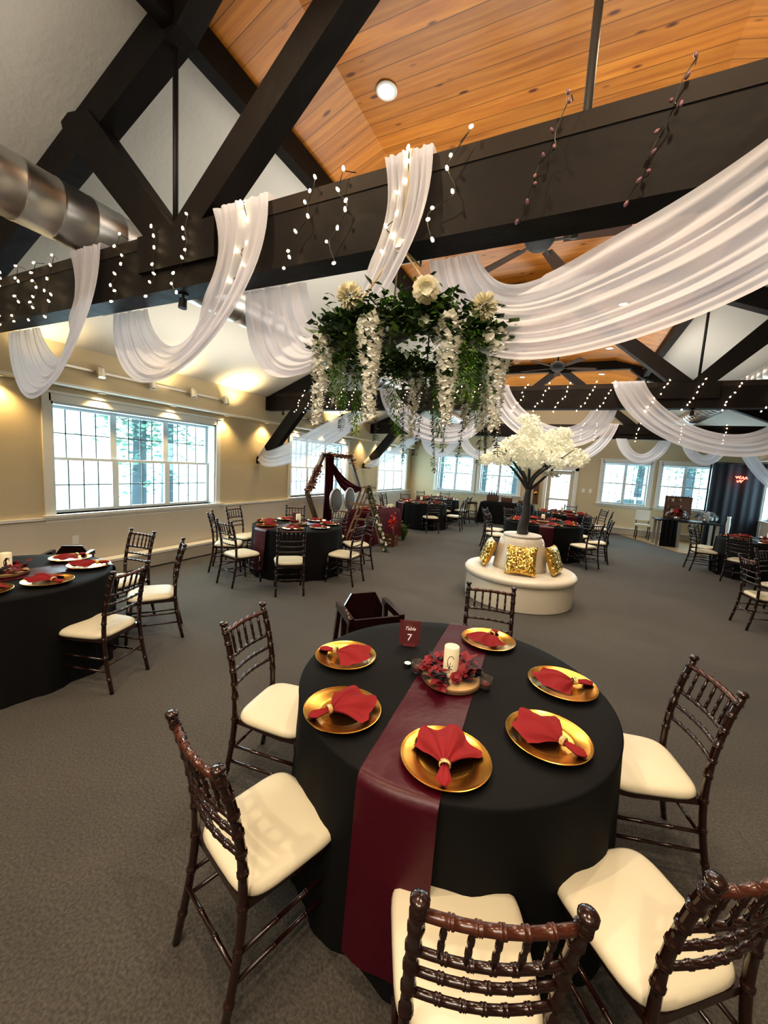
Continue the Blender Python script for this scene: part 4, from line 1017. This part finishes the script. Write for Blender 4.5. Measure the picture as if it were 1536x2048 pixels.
for a in (225, 275, 305, 10, 190, 245): # fine sprigs
    x, y = HX + HR * math.cos(R(a)), HY + HR * math.sin(R(a)); m = MB()
    for _ in range(3):
        e = Vector((x + r.uniform(-.07, .07), y + r.uniform(-.03, .03), HZ + r.uniform(.07, .12))); m.tube([(x, y, HZ), e], .0018, 4)
        for k in range(7):
            q = Vector((x, y, HZ)).lerp(e, .3 + .7 * k / 6); leafcluster(m, q, 2, (.004, .004, .004), .025, r, .6)
    m.build('sprig', 'leafgreen', t)
camv = lambda p: (Vector((0, 0, H)) - Vector(p)).normalized()
for (a, kind, dz) in ((257, 'dahlia', .080), (296, 'rose', .080), (327, 'dahlia', .065)):
    p = Vector((HX + (HR + .07) * math.cos(R(a)), HY + (HR + .09) * math.sin(R(a)), HZ + dz)); m = MB(); dv = (camv(p) * 1.0 + Vector((math.cos(R(a)), math.sin(R(a)), 0)) * .35)
    if kind == 'rose': flower(m, p, dv, .052, 9, 8, r, .5)
    else:
        for _ in range(170):
            q = Vector((r.gauss(0, 1), r.gauss(0, 1), r.gauss(0, 1))).normalized()
            if q.dot(dv.normalized()) < -.2: continue
            sd = q.orthogonal().normalized(); b_ = p + q * .016; e_ = p + q * .058; m.add([b_, p + q * .04 + sd * .008, e_, p + q * .04 - sd * .008], [(0, 1, 2, 3)])
            sd = q.cross(sd); m.add([b_, p + q * .04 + sd * .008, e_, p + q * .04 - sd * .008], [(0, 1, 2, 3)])
    m.build('big_%s' % kind, 'petalcream', t, False)
for a in (200, 225, 262, 295, 335, 355): 
    m = MB(); p = (HX + (HR + .04) * math.cos(R(a)), HY + (HR + .04) * math.sin(R(a)), HZ - .02); flower(m, p, (math.cos(R(a)), math.sin(R(a)), -.3), .032, 6, 3, r); m.build('small_flower', 'petal', t)
# eucalyptus tip at right
m = MB(); q = Vector((HX + HR + .02, HY - .08, HZ)); leafcluster(m, q + Vector((.05, 0, .02)), 8, (.03, .01, .02), .075, r, .4, 1.2); m.build('leafy_tip', 'leafgreen', t)

# ---------------------------------------------------------------- sweetheart corner
t = thing('hexagon_arch', 'grey wooden hexagon wedding arch against left wall windows', 'arch', (-5.6, 9.0, 0))
A0, A1 = Vector((-5.76, 7.92, 0)), Vector((-5.46, 10.05, 0)); dv = (A1 - A0); 
def hp(f_, z): v = A0 + dv * f_; return Vector((v.x, v.y, z))
hexp = [hp(0, 1.09), hp(.25, 2.02), hp(.75, 2.02), hp(1, 1.09), hp(.75, .03), hp(.25, .03)]
nrm = Vector((dv.y, -dv.x, 0)).normalized()
for i in range(6):
    m = MB(); m.bar(hexp[i], hexp[(i + 1) % 6], .09, .09, up=nrm); m.build('arch_beam', 'archwood', t)
o = thing('leaf_garland', 'autumn leaf garland wound on upper left of the hexagon arch', 'garland', hexp[1]); r = random.Random(31)
m = MB(); m2 = MB()
for k in range(46):
    f_ = k / 45; q = hexp[0].lerp(hexp[1], f_) if k < 30 else hexp[1].lerp(hexp[2], (k - 30) / 15); leafcluster(m, q + nrm * .04, 12, (.045, .045, .045), .08, r, .5, 1.5)
for k in range(10): leafcluster(m, hexp[2].lerp(hexp[3], k / 26) + nrm * .04, 8, (.03, .03, .03), .07, r, .5, 1.5)
for k in range(12): flower(m2, hexp[0].lerp(hexp[1], k / 24) + nrm * .08, nrm, .04, 6, 2, r)
m.build('autumn_leaves', 'autumn', o); m2.build('cream_flowers', 'petalcream', o)
# burgundy arch drape
def ad(u, v):
    q = hp(.25 + .14 * v, 0); z = 2.04 - 2.02 * u; return tuple(q + nrm * (.07 + .035 * math.sin(v * 20 + u * 3) + .02 * u) + Vector((0, .05 * u * (v - .5), z)))
m = MB(); m.grid(ad, 24, 24)
def ad2(u, v):
    x = .30 + (.98 - .30) * u; top_ = 2.03 - .85 * u ** 1.3; sag = .42 * math.sin(PI * u ** .8); z = top_ - sag * (.65 + .35 * v) - v * .22 * (.4 + .6 * math.sin(PI * u))
    return tuple(hp(x, z) + nrm * (.09 + .03 * math.sin(v * 18 + u * 5)))
m.grid(ad2, 24, 16)
tag(m.build('arch_drape', 'burgcloth', None, True), 'burgundy cloth draped over the hexagon arch', 'drapery')
def oval_chair(x, y, hd, lab):
    t = thing('oval_back_chair', lab, 'chair', (0, 0, 0), 0, 'silver oval-back chairs')
    def ring_(u, v): a = 2 * PI * u; b = 2 * PI * v; return ((.225 + .022 * math.cos(b)) * math.cos(a), -.21 - .06 * (.3 * math.sin(a)) + .022 * math.sin(b), .90 + (.30 + .022 * math.cos(b)) * math.sin(a))
    m = MB(); m.grid(ring_, 36, 8, True); m.build('back_frame', 'silverframe', t, True)
    m = MB(); m.lathe([(1, 0), (.8, .02), (0, .03)], 36); m.v = [(a * .222, -.20 + c - .018 * b, .90 + b * .295) for a, b, c in m.v]; m.build('back_pad', 'silver', t, True)
    m = MB(); m.lathe([(.24, .40), (.26, .42), (.26, .46), (.22, .49), (0, .50)], 32); m.build('seat', 'silver', t, True)
    for sx, sy in ((-1, -1), (1, -1), (-1, 1), (1, 1)):
        m = MB(); m.tube([(sx * .19, sy * .19, 0), (sx * .2, sy * .2, .2), (sx * .19, sy * .18, .42)], [.014, .02, .026], 10); m.build('leg', 'silverframe', t, True)
    for s in (-1, 1):
        m = MB(); m.tube([(s * .12, -.19, .42), (s * .13, -.20, .66)], .016, 8); m.build('back_stem', 'silverframe', t, True)
    t.location = (x, y, 0); t.rotation_euler = (0, 0, R(hd) - PI / 2)
oval_chair(-4.98, 8.33, -8, 'silver oval-back chair nearer the camera behind burgundy table')
oval_chair(-4.98, 9.02, -4, 'silver oval-back chair right beside the arch behind burgundy table')
# burgundy table
def rect_cloth(x0, y0, x1, y1, z, flare, seed, m, lab, nm='tablecloth', rz=0.0):
    P = []; n = 36
    for (ax, ay, bx, by) in ((x0, y0, x1, y0), (x1, y0, x1, y1), (x1, y1, x0, y1), (x0, y1, x0, y0)):
        for k in range(n): P.append((ax + (bx - ax) * k / n, ay + (by - ay) * k / n))
    cx, cy = (x0 + x1) / 2, (y0 + y1) / 2; N = len(P)
    def fn(u, v):
        p = P[int(round(u * N)) % N]
        if v <= .2: q = v / .2; return (cx + (p[0] - cx) * q, cy + (p[1] - cy) * q, z)
        q = (v - .2) / .8; d = Vector((p[0] - cx, p[1] - cy)); d = Vector((max(-1, min(1, d.x / abs(x1 - x0) * 2)) ** 3, max(-1, min(1, d.y / abs(y1 - y0) * 2)) ** 3))
        w_ = .5 + .5 * math.sin(u * N * .55 + seed); e = flare * q + .03 * q * w_
        return (p[0] + d.x * e, p[1] + d.y * e, z - (z - .006) * q)
    mb = MB(); mb.grid(fn, N, 12, True); o = mb.build(nm, m, None, True)
    return tag(o, lab, 'tablecloth')
rect_cloth(-4.70, 8.05, -4.05, 9.75, .76, .12, 1, 'burgcloth', 'burgundy floor-length cloth on the couples table before the arch')
for y_, w_ in ((8.35, 'near place'), (9.1, 'far place')): setting(-4.42, y_, -4.1, y_, .763, '%s of the burgundy couples table' % w_)
t = thing('candle_cluster', 'small glowing candles and flowers on the burgundy couples table', 'candles', (-4.15, 9.4, .765)); r = random.Random(4)
for k, (a, b) in enumerate(((-4.2, 9.3), (-4.16, 9.42), (-4.22, 8.72))):
    m = MB(); m.lathe([(0, 0), (.025, 0), (.025, .07), (0, .07)], 12, (a, b, .765)); m.build('candle', 'candle', t, 'auto')
m = MB()
for k in range(8): flower(m, (-4.2 + r.uniform(-.08, .05), 9.55 + r.uniform(-.1, .1), .80), (r.uniform(-1, 1), r.uniform(-1, 1), 1), .05, 6, 2, r)
m.build('flowers', 'petalcream', t)
# ladder
t = thing('a_frame_ladder', 'rustic wooden step ladder standing beside the burgundy table', 'ladder', (-3.95, 7.62, 0))
AP = (Vector((-4.10, 7.88, 1.33)), Vector((-3.99, 7.88, 1.33)))
F1 = (Vector((-3.50, 7.62, 0)), Vector((-3.66, 8.10, 0))); F2 = (Vector((-4.38, 7.42, 0)), Vector((-4.50, 7.86, 0)))
apx = (Vector((-4.02, 7.70, 1.33)), Vector((-4.08, 8.02, 1.33)))
for k in (0, 1):
    for F, nm in ((F1, 'front_rail'), (F2, 'rear_rail')):
        m = MB(); m.bar(F[k], apx[k], .05, .03, up=(0, 0, 1)); m.build(nm, 'ladderwood', t)
for f_ in (.25, .5, .75):
    m = MB(); m.bar(F1[0].lerp(apx[0], f_), F1[1].lerp(apx[1], f_), .08, .025); m.build('step', 'ladderwood', t)
    m = MB(); m.bar(F2[0].lerp(apx[0], f_), F2[1].lerp(apx[1], f_), .05, .02); m.build('rear_brace', 'ladderwood', t)
m = MB(); m.bar(F1[0].lerp(apx[0], .72) + Vector((.06, -.02, 0)), F2[0].lerp(apx[0], .72) + Vector((-.26, -.02, 0)), .03, .05); m.bar(F1[0].lerp(apx[0], .48) , F2[0].lerp(apx[0], .48), .03, .045); m.build('cross_board', 'ladderwood', t)
m = MB(); m.box(-4.13, 7.66, 1.32, -3.95, 8.06, 1.35); m.build('top_cap', 'ladderwood', t)
o = thing('flower_garland', 'white flower and dark leaf garland trailing down the ladder', 'garland', (-3.6, 7.6, 0)); r = random.Random(8); m = MB(); m2 = MB(); m3 = MB()
for k in range(34):
    q = (apx[0] + Vector((.04, 0, .03))).lerp(F1[0] + Vector((.10, -.02, .03)), k / 33); leafcluster(m, q, 12, (.035, .035, .03), .06, r, .4, 1.3)
    if k > 14 and r.random() < .6: flower(m2, q + Vector((.02 + r.uniform(-.05, .05), -.05, r.uniform(-.03, .03))), (.3, -1, .2), r.uniform(.02, .038), 6, 2, r)
for mb_ in (m, m2): mb_.v = [(a, b, max(c, .004)) for a, b, c in mb_.v]
m.build('dark_leaves', 'leafdark', o); m2.build('white_flowers', 'petalcream', o)
# crate with candle + red paper lantern on the floor
def crate(x, y, z, sx, sy, sz, lab, m='crate', grp=None):
    t = thing('wooden_crate', lab, 'crate', (x, y, z), 0, grp)
    for k in range(3):
        zz = z + sz * (k + .5) / 3; h_ = sz / 3 * .78
        mb = MB(); mb.box(x - sx / 2, y - sy / 2, zz - h_ / 2, x + sx / 2, y - sy / 2 + .012, zz + h_ / 2); mb.box(x - sx / 2, y + sy / 2 - .012, zz - h_ / 2, x + sx / 2, y + sy / 2, zz + h_ / 2)
        mb.box(x - sx / 2, y - sy / 2, zz - h_ / 2, x - sx / 2 + .012, y + sy / 2, zz + h_ / 2); mb.box(x + sx / 2 - .012, y - sy / 2, zz - h_ / 2, x + sx / 2, y + sy / 2, zz + h_ / 2); mb.build('slat_ring', m, t)
    mb = MB(); mb.box(x - sx / 2, y - sy / 2, z, x + sx / 2, y + sy / 2, z + .012)
    for a in (-1, 1):
        for b in (-1, 1): mb.box(x + a * (sx / 2 - .018) - .014, y + b * (sy / 2 - .018) - .014, z, x + a * (sx / 2 - .018) + .014, y + b * (sy / 2 - .018) + .014, z + sz)
    mb.build('crate_frame', m, t); return t
crate(-3.60, 8.28, 0, .24, .24, .26, 'upright reddish wooden crate on floor before burgundy table')
MB_ = MB(); MB_.lathe([(0, 0), (.035, 0), (.035, .16), (0, .16)], 16, (-3.62, 8.24, .012)); tag(MB_.build('pillar_candle', 'candle', None, 'auto'), 'ivory candle standing in the floor crate by the ladder', 'candle')
t = thing('red_flower_stand', 'bright red flower in a slim stand before the burgundy table', 'flower', (-3.68, 8.55, 0)); m = MB(); m.tube([(-3.68, 8.55, 0), (-3.68, 8.55, .5)], .012, 8); m.lathe([(0, 0), (.07, 0), (.06, .02), (0, .025)], 14, (-3.68, 8.55, 0)); m.build('stand', 'ladderwood', t)
m = MB(); r = random.Random(3); leafcluster(m, (-3.68, 8.55, .54), 30, (.035, .035, .05), .09, r, 1.5, 1.2); m.build('red_petals', 'orange', t)
t = thing('dried_grass_bunch', 'olive dried grass bunch leaning on the burgundy cloth', 'plant', (-3.62, 9.1, 0)); m = MB()
for k in range(60):
    a = r.uniform(-.12, .12); b = r.uniform(-.12, .12); m.tube([(-3.62 + a * .2, 9.1 + b * .2, 0), (-3.62 + a, 9.1 + b, r.uniform(.2, .42))], .004, 3)
leafcluster(m, (-3.62, 9.1, .34), 50, (.06, .06, .07), .06, r, .6); m.v = [(a, b, max(c, 0)) for a, b, c in m.v]; m.build('grass_blades', 'leafgreen', t)

# ---------------------------------------------------------------- buffet at the far wall
rect_cloth(-2.85, 14.55, -1.05, 15.15, .80, .10, 2, 'cloth', 'black floor-length cloth on the rectangular buffet table at far wall')
o = MB().box(-2.75, 14.72, .801, -1.15, 15.02, .804).build('table_runner', 'satin'); tag(o, 'burgundy runner lying along the far buffet table', 'table runner')
crate(-2.48, 14.85, .805, .40, .24, .20, 'dark wooden crate with bottles on left of the buffet'); crate(-1.98, 14.85, .805, .36, .24, .16, 'dark wooden crate with jars in middle of the buffet'); crate(-1.42, 14.85, .805, .30, .22, .09, 'low dark wooden tray crate on right of the buffet')
for k in range(4):
    m = MB(); x = -2.62 + .085 * k; m.lathe([(0, 0), (.032, 0), (.032, .24), (.012, .31), (.012, .37), (0, .37)], 12, (x, 14.85, .82)); tag(m.build('dark_bottle', 'bottle', None, True), 'dark bottle, %s from left in the buffet crate' % ordn[k], 'bottle', 'bottles in the buffet crate')
for k in range(3):
    m = MB(); x = -2.08 + .10 * k; m.lathe([(0, 0), (.038, 0), (.038, .18), (.03, .20), (.03, .22), (0, .22)], 12, (x, 14.85, .82)); tag(m.build('glass_jar', 'jar', None, True), 'glass jar, %s from left in the middle buffet crate' % ordn[k], 'jar', 'jars in the buffet crate')
# wall pieces
t = thing('wall_plaque', 'brown hanging wall decoration with round gold centre left of door', 'wall decoration', (-1.06, YF - .02, 1.1)); MB().box(-1.16, YF - .05, .80, -.98, YF - .001, 1.52).build('board', 'crate', t)
m = MB(); m.tube([(-1.07, YF - .052, 1.18), (-1.07, YF - .075, 1.18)], [.07, .06], 18); m.build('gold_disc', 'gold', t, True)
for k, x in enumerate((.48, .70)): tag(MB().box(x - .045, YF - .012, 1.33, x + .045, YF, 1.47).build('switch_plate', 'white'), 'white switch plate, %s of two right of the exit door' % ('left' if k == 0 else 'right'), 'switch')
tag(MB().box(XL + .018, 3.03, .50, XL + .026, 3.11, .62).build('wall_outlet', 'white'), 'beige electrical outlet on left wainscot below the window', 'outlet')

# ---------------------------------------------------------------- display table, backdrop
t = thing('display_table', 'silver-legged display table on the wood dance floor', 'table', (2.95, 14.1, .012))
MB().box(2.42, 13.75, .74, 3.95, 14.45, .78).build('table_top', 'black', t)
for a, b in ((2.5, 13.83), (3.0, 13.79), (3.87, 13.83), (2.5, 14.37), (3.87, 14.37)): MB().box(a - .035, b - .035, .012, a + .035, b + .035, .74).build('leg', 'silverframe', t)
def dr(u, v): return (2.55 + .38 * u + .02 * v * (u - .5), 13.735 - .03 - .02 * math.sin(u * 22) - .06 * v, .79 - .775 * v)
m = MB(); m.grid(dr, 30, 8); m.grid(lambda u, v: (2.55 + .38 * u, 13.70 + .75 * v, .785), 4, 4); tag(m.build('table_drape', 'cloth', None, True), 'black cloth hanging over left end of the display table', 'tablecloth')
t = thing('photo_board', 'dark brown framed board of pictures standing on the display table', 'picture board', (3.0, 14.3, .79)); MB().box(2.66, 14.28, .785, 3.32, 14.31, 1.46).build('board_panel', 'crate', t)
r = random.Random(6)
m = MB()
for a, b, c, d_ in ((2.72, 1.30, .16, .10), (2.95, 1.31, .10, .09), (2.74, 1.05, .18, .12), (3.12, 1.0, .12, .10), (2.98, 1.12, .1, .08)): m = MB(); m.box(a, 14.272, b, a + c, 14.28, b + d_); m.build('photo_print', 'printpaper', t)
m = MB()
for k in range(16):
    a = k / 15 * 3.3; x = 2.64 + min(max(a - .35, 0), .7) if True else 0
    leafcluster(m, (2.66 + .66 * k / 15, 14.27, 1.46), 4, (.02, .01, .02), .05, r, .5); leafcluster(m, (2.66 if k % 2 else 3.32, 14.27, .8 + .66 * k / 15), 3, (.02, .01, .02), .05, r, .5)
m.build('leaf_trim', 'leafblack', t)
for (x, nm_, mt, lab) in ((2.95, 'red', 'flowerred', 'red and white flower arrangement in front of the photo board'), (3.62, 'grey', 'flowergrey', 'pale grey flower arrangement on right of the display table')):
    t = thing('flower_arrangement', lab, 'flowers', (x, 14.0, .785)); m = MB(); m2 = MB(); m3 = MB()
    m3.lathe([(0, 0), (.06, 0), (.09, .10), (0, .1)], 14, (x, 14.0, .785)); m3.build('bowl', 'silverframe', t, True)
    for k in range(46):
        a = r.uniform(0, 2 * PI); e = r.uniform(.0, 1.3); d_ = Vector((math.cos(a) * math.cos(e) * 1.5, math.sin(a) * math.cos(e), math.sin(e)))
        flower(m if abs(d_.x) < .6 else m2, Vector((x, 14.0, .90)) + d_ * .17, d_, .055, 6, 2, r)
    m.build('centre_flowers', mt, t); m2.build('outer_flowers', 'flowergrey', t)
t = thing('side_chair', 'white-seated chair with dark curved legs by the display table', 'chair', (2.22, 14.75, .012))
MB().box(2.06, 14.6, .44, 2.44, 14.98, .49).build('seat', 'white', t); MB().box(2.06, 14.94, .60, 2.44, 14.98, .92).build('backrest', 'white', t)
for a, b in ((2.08, 14.62), (2.42, 14.62), (2.08, 14.96), (2.42, 14.96)):
    m = MB(); m.tube([(a, b, .012), (a + .02, b, .22), (a, b, .46 if b < 14.8 else .92)], .016, 8); m.build('leg', 'maho', t, True)
def bd(u, v): return (3.80 + 1.22 * u, 14.78 + .022 * math.sin(u * 36) * (.4 + .6 * v) + .02 * math.sin(u * 15), 2.50 - 2.485 * v)
t = thing('black_backdrop', 'tall pleated black backdrop curtain in the far right corner', 'backdrop', (4.4, 14.8, .012)); m = MB(); m.grid(bd, 140, 10); m.build('curtain', 'darkcurtain', t, True)
m = MB(); m.tube([(3.78, 14.86, .012), (3.78, 14.86, 2.53)], .02, 8); m.tube([(5.04, 14.86, .012), (5.04, 14.86, 2.53)], .02, 8); m.tube([(3.76, 14.80, 2.52), (5.06, 14.80, 2.52)], .02, 8); m.build('stand', 'steel_rod', t, True)
# neon script: two short lines of looped red tubing
t = thing('neon_sign', 'small red neon script sign glowing on the black backdrop', 'neon sign', (4.42, 14.66, 2.05))
def scr(x0, z0, w_, h_, n, seed): 
    r_ = random.Random(seed); return [(x0 + w_ * k / n, 14.665, z0 + h_ * (.5 + .5 * math.sin(k * 2.1 + seed)) * r_.uniform(.5, 1)) for k in range(n + 1)]
for k, (x0, z0, w_, h_, n, sd) in enumerate(((4.32, 2.09, .12, .10, 6, 1), (4.45, 2.07, .14, .11, 6, 4), (4.37, 1.98, .14, .09, 6, 9))):
    m = MB(); m.tube(curve_pts(scr(x0, z0, w_, h_, n, sd), 5), .011, 6); m.build('neon_tube', 'neon', t, True)
l = bpy.data.lights.new('neon_glow', 'POINT'); l.energy = 2; l.color = (1, .08, .05); l.shadow_soft_size = .1; o = bpy.data.objects.new('neon_glow', l); COL.objects.link(o); o.location = (4.42, 14.5, 2.05)
# tall white vase between table and backdrop
for x, y, hh, z0, lab in ((4.02, 13.6, 1.02, .012, 'tall slim white floor vase before the black backdrop'),):
    m = MB(); m.lathe([(0, 0), (.06, 0), (.045, .1), (.03, .4), (.05, .8), (.035, .95), (.045, hh), (.038, hh), (0, .9)], 16, (x, y, z0)); tag(m.build('floor_vase', 'white', None, True), lab, 'vase')

# ---------------------------------------------------------------- outside
struct(MB().box(-40, -14, -.35, 34, 52, -.30).build('ground_outside', 'yard'))
def yard_tree(x, y, hgt, rad, seed, lab):
    t = thing('yard_tree', lab, 'tree', (x, y, -.3), 0, 'trees outside the windows'); r = random.Random(seed)
    m = MB(); m.tube([(x, y, -.3), (x + .1, y, hgt * .5), (x, y + .1, hgt)], [.20, .16, .08], 8); m.build('trunk', 'yardtrunk', t, True)
    m = MB(); leafcluster(m, (x, y, hgt * .60), 1500, (rad * .42, rad * .42, hgt * .20), .20, r, .3, 1.3); m.build('foliage', 'yardleaf', t)
YT = [(-11.5, 7.5, 6, 1.1), (-13, 9.5, 7, 1.4), (-12, 12.5, 6, 1.2), (-15, 15.5, 8, 1.6), (-10.5, 17, 7, 1.0), (-12.5, 21, 8, 1.4), (-16, 3.8, 8, 1.6), (-6.5, 21, 7, 1.1), (-4.6, 23.5, 8, 1.2), (-2.6, 22, 7, 1.0), (-8.5, 25, 8, 1.6), (0.2, 25, 8, 1.3), (3.5, 26, 8, 1.3), (5.2, 23.5, 7, 1.0), (7.8, 26, 8, 1.5), (9.0, 22, 7, 1.1), (12, 20, 7, 1.5)]
for k, (x, y, h_, rd) in enumerate(YT):
    yard_tree(x, y, h_, rd, k, 'pale green tree outside %s, %s of the row' % ('the left windows' if k < 7 else 'the end wall windows', ordn[k if k < 7 else k - 7]))
t = thing('parked_car', 'white car parked outside the end window right of the door', 'car', (2.6, 21, -.3))
m = MB(); m.prism([(.6, -.1), (.55, .35), (.8, .55), (1.5, .65), (2.1, 1.08), (3.3, 1.10), (4.1, .70), (4.6, .60), (4.7, .2), (4.6, -.1)], 'y', 20.2, 21.9); m.build('body', 'carpaint', t)
m = MB(); m.prism([(1.65, .66), (2.16, 1.02), (2.65, 1.03), (2.65, .66)], 'y', 20.19, 21.91); m.prism([(2.72, .66), (2.72, 1.03), (3.25, 1.03), (3.85, .70)], 'y', 20.19, 21.91); m.build('windows', 'carglass', t)
for x in (1.4, 3.9):
    for y in (20.18, 21.75):
        m = MB(); m.tube([(x, y, -.0), (x, y + .18, -.0)], .3, 18); m.build('wheel', 'tyre', t, 'auto')

# ---------------------------------------------------------------- daylight
W = bpy.data.worlds.new('World'); scn.world = W; W.use_nodes = True; nt = W.node_tree
bg = nt.nodes['Background']; bg.inputs[0].default_value = (.80, .95, 1.0, 1); bg.inputs[1].default_value = 3.4
def portal(loc, sx, sy, rot, e, col=(.72, .88, 1.0)):
    o = area(loc, sx, sy, e, col, rot, 'window_daylight'); return o
for h in Lw: portal((XL - .33, (h[0] + h[1]) / 2, 1.66), 1.45, 2.6, (0, R(-90), 0), 75)
for h in Fw: portal(((h[0] + h[1]) / 2, YF + .30, 1.72), 1.45, 1.4, (R(-90), 0, 0), 32)
for h in Rw: portal((XR + .33, (h[0] + h[1]) / 2, 1.66), 1.45, 2.1, (0, R(90), 0), 60)
portal((-.29, YF + .30, 1.05), .8, 1.8, (R(-90), 0, 0), 16)
# added soft fill lights without fixtures, behind / above the viewer and mid-hall
area((-.5, -2.4, 4.0), 3.0, 2.0, 105, (1, .92, .80), (R(30), 0, 0), 'rear_fill')
area((-.5, 5.0, 4.45), 2.2, 4.0, 70, (1, .93, .84), (0, 0, 0), 'hall_fill')
area((-.5, 10.0, 4.45), 2.2, 4.0, 80, (1, .93, .84), (0, 0, 0), 'hall_fill')
for y_, e_ in ((-.9, 85), (4.1, 66), (8.9, 66), (13.3, 60)):
    area((-.5, y_, 2.9), 4.5, 1.6, e_, (1, .93, .84), (R(180), 0, 0), 'ceiling_fill')  # upward fill added to brighten the ceiling, no fixture here
area((-4.3, -.6, 2.7), 1.2, 2.5, 34, (1, .90, .80), (R(180), R(-15), 0), 'ceiling_fill')  # extra fill added for the dim near left slope
area((-4.5, 4.2, 2.62), .8, 2.6, 16, (1, .90, .76), (R(180), R(-15), 0), 'ceiling_fill')  # fill added for the left slope farther on

# ---------------------------------------------------------------- camera
cam = bpy.data.cameras.new('camera'); co = bpy.data.objects.new('camera', cam); COL.objects.link(co); scn.camera = co
yaw, pitch, roll = R(24.786), R(6.642), R(3.4855)
f = Vector((-math.sin(yaw) * math.cos(pitch), math.cos(yaw) * math.cos(pitch), -math.sin(pitch)))
r0 = Vector((math.cos(yaw), math.sin(yaw), 0)); u0 = r0.cross(f)
rr = r0 * math.cos(roll) + u0 * math.sin(roll); uu = -r0 * math.sin(roll) + u0 * math.cos(roll)
mt = Matrix((rr, uu, -f)).transposed().to_4x4(); mt.translation = (0, 0, H); co.matrix_world = mt
cam.sensor_fit = 'VERTICAL'; cam.sensor_height = 24; cam.lens = 24 * 788.5 / 2048; cam.clip_start = .03
scn.view_settings.view_transform = 'Standard'; scn.view_settings.look = 'Medium High Contrast'; scn.view_settings.exposure = 0.12
cy = scn.cycles; cy.max_bounces = 5; cy.diffuse_bounces = 3; cy.glossy_bounces = 3; cy.transmission_bounces = 3; cy.transparent_max_bounces = 8
cy.sample_clamp_indirect = 4; cy.sample_clamp_direct = 0; cy.caustics_reflective = False; cy.caustics_refractive = False; cy.use_denoising = True; cy.use_adaptive_sampling = True; cy.adaptive_threshold = .03
for k_, v_ in chair_labels.items():
    if v_ > 1: print('DUP LABEL', k_, v_)
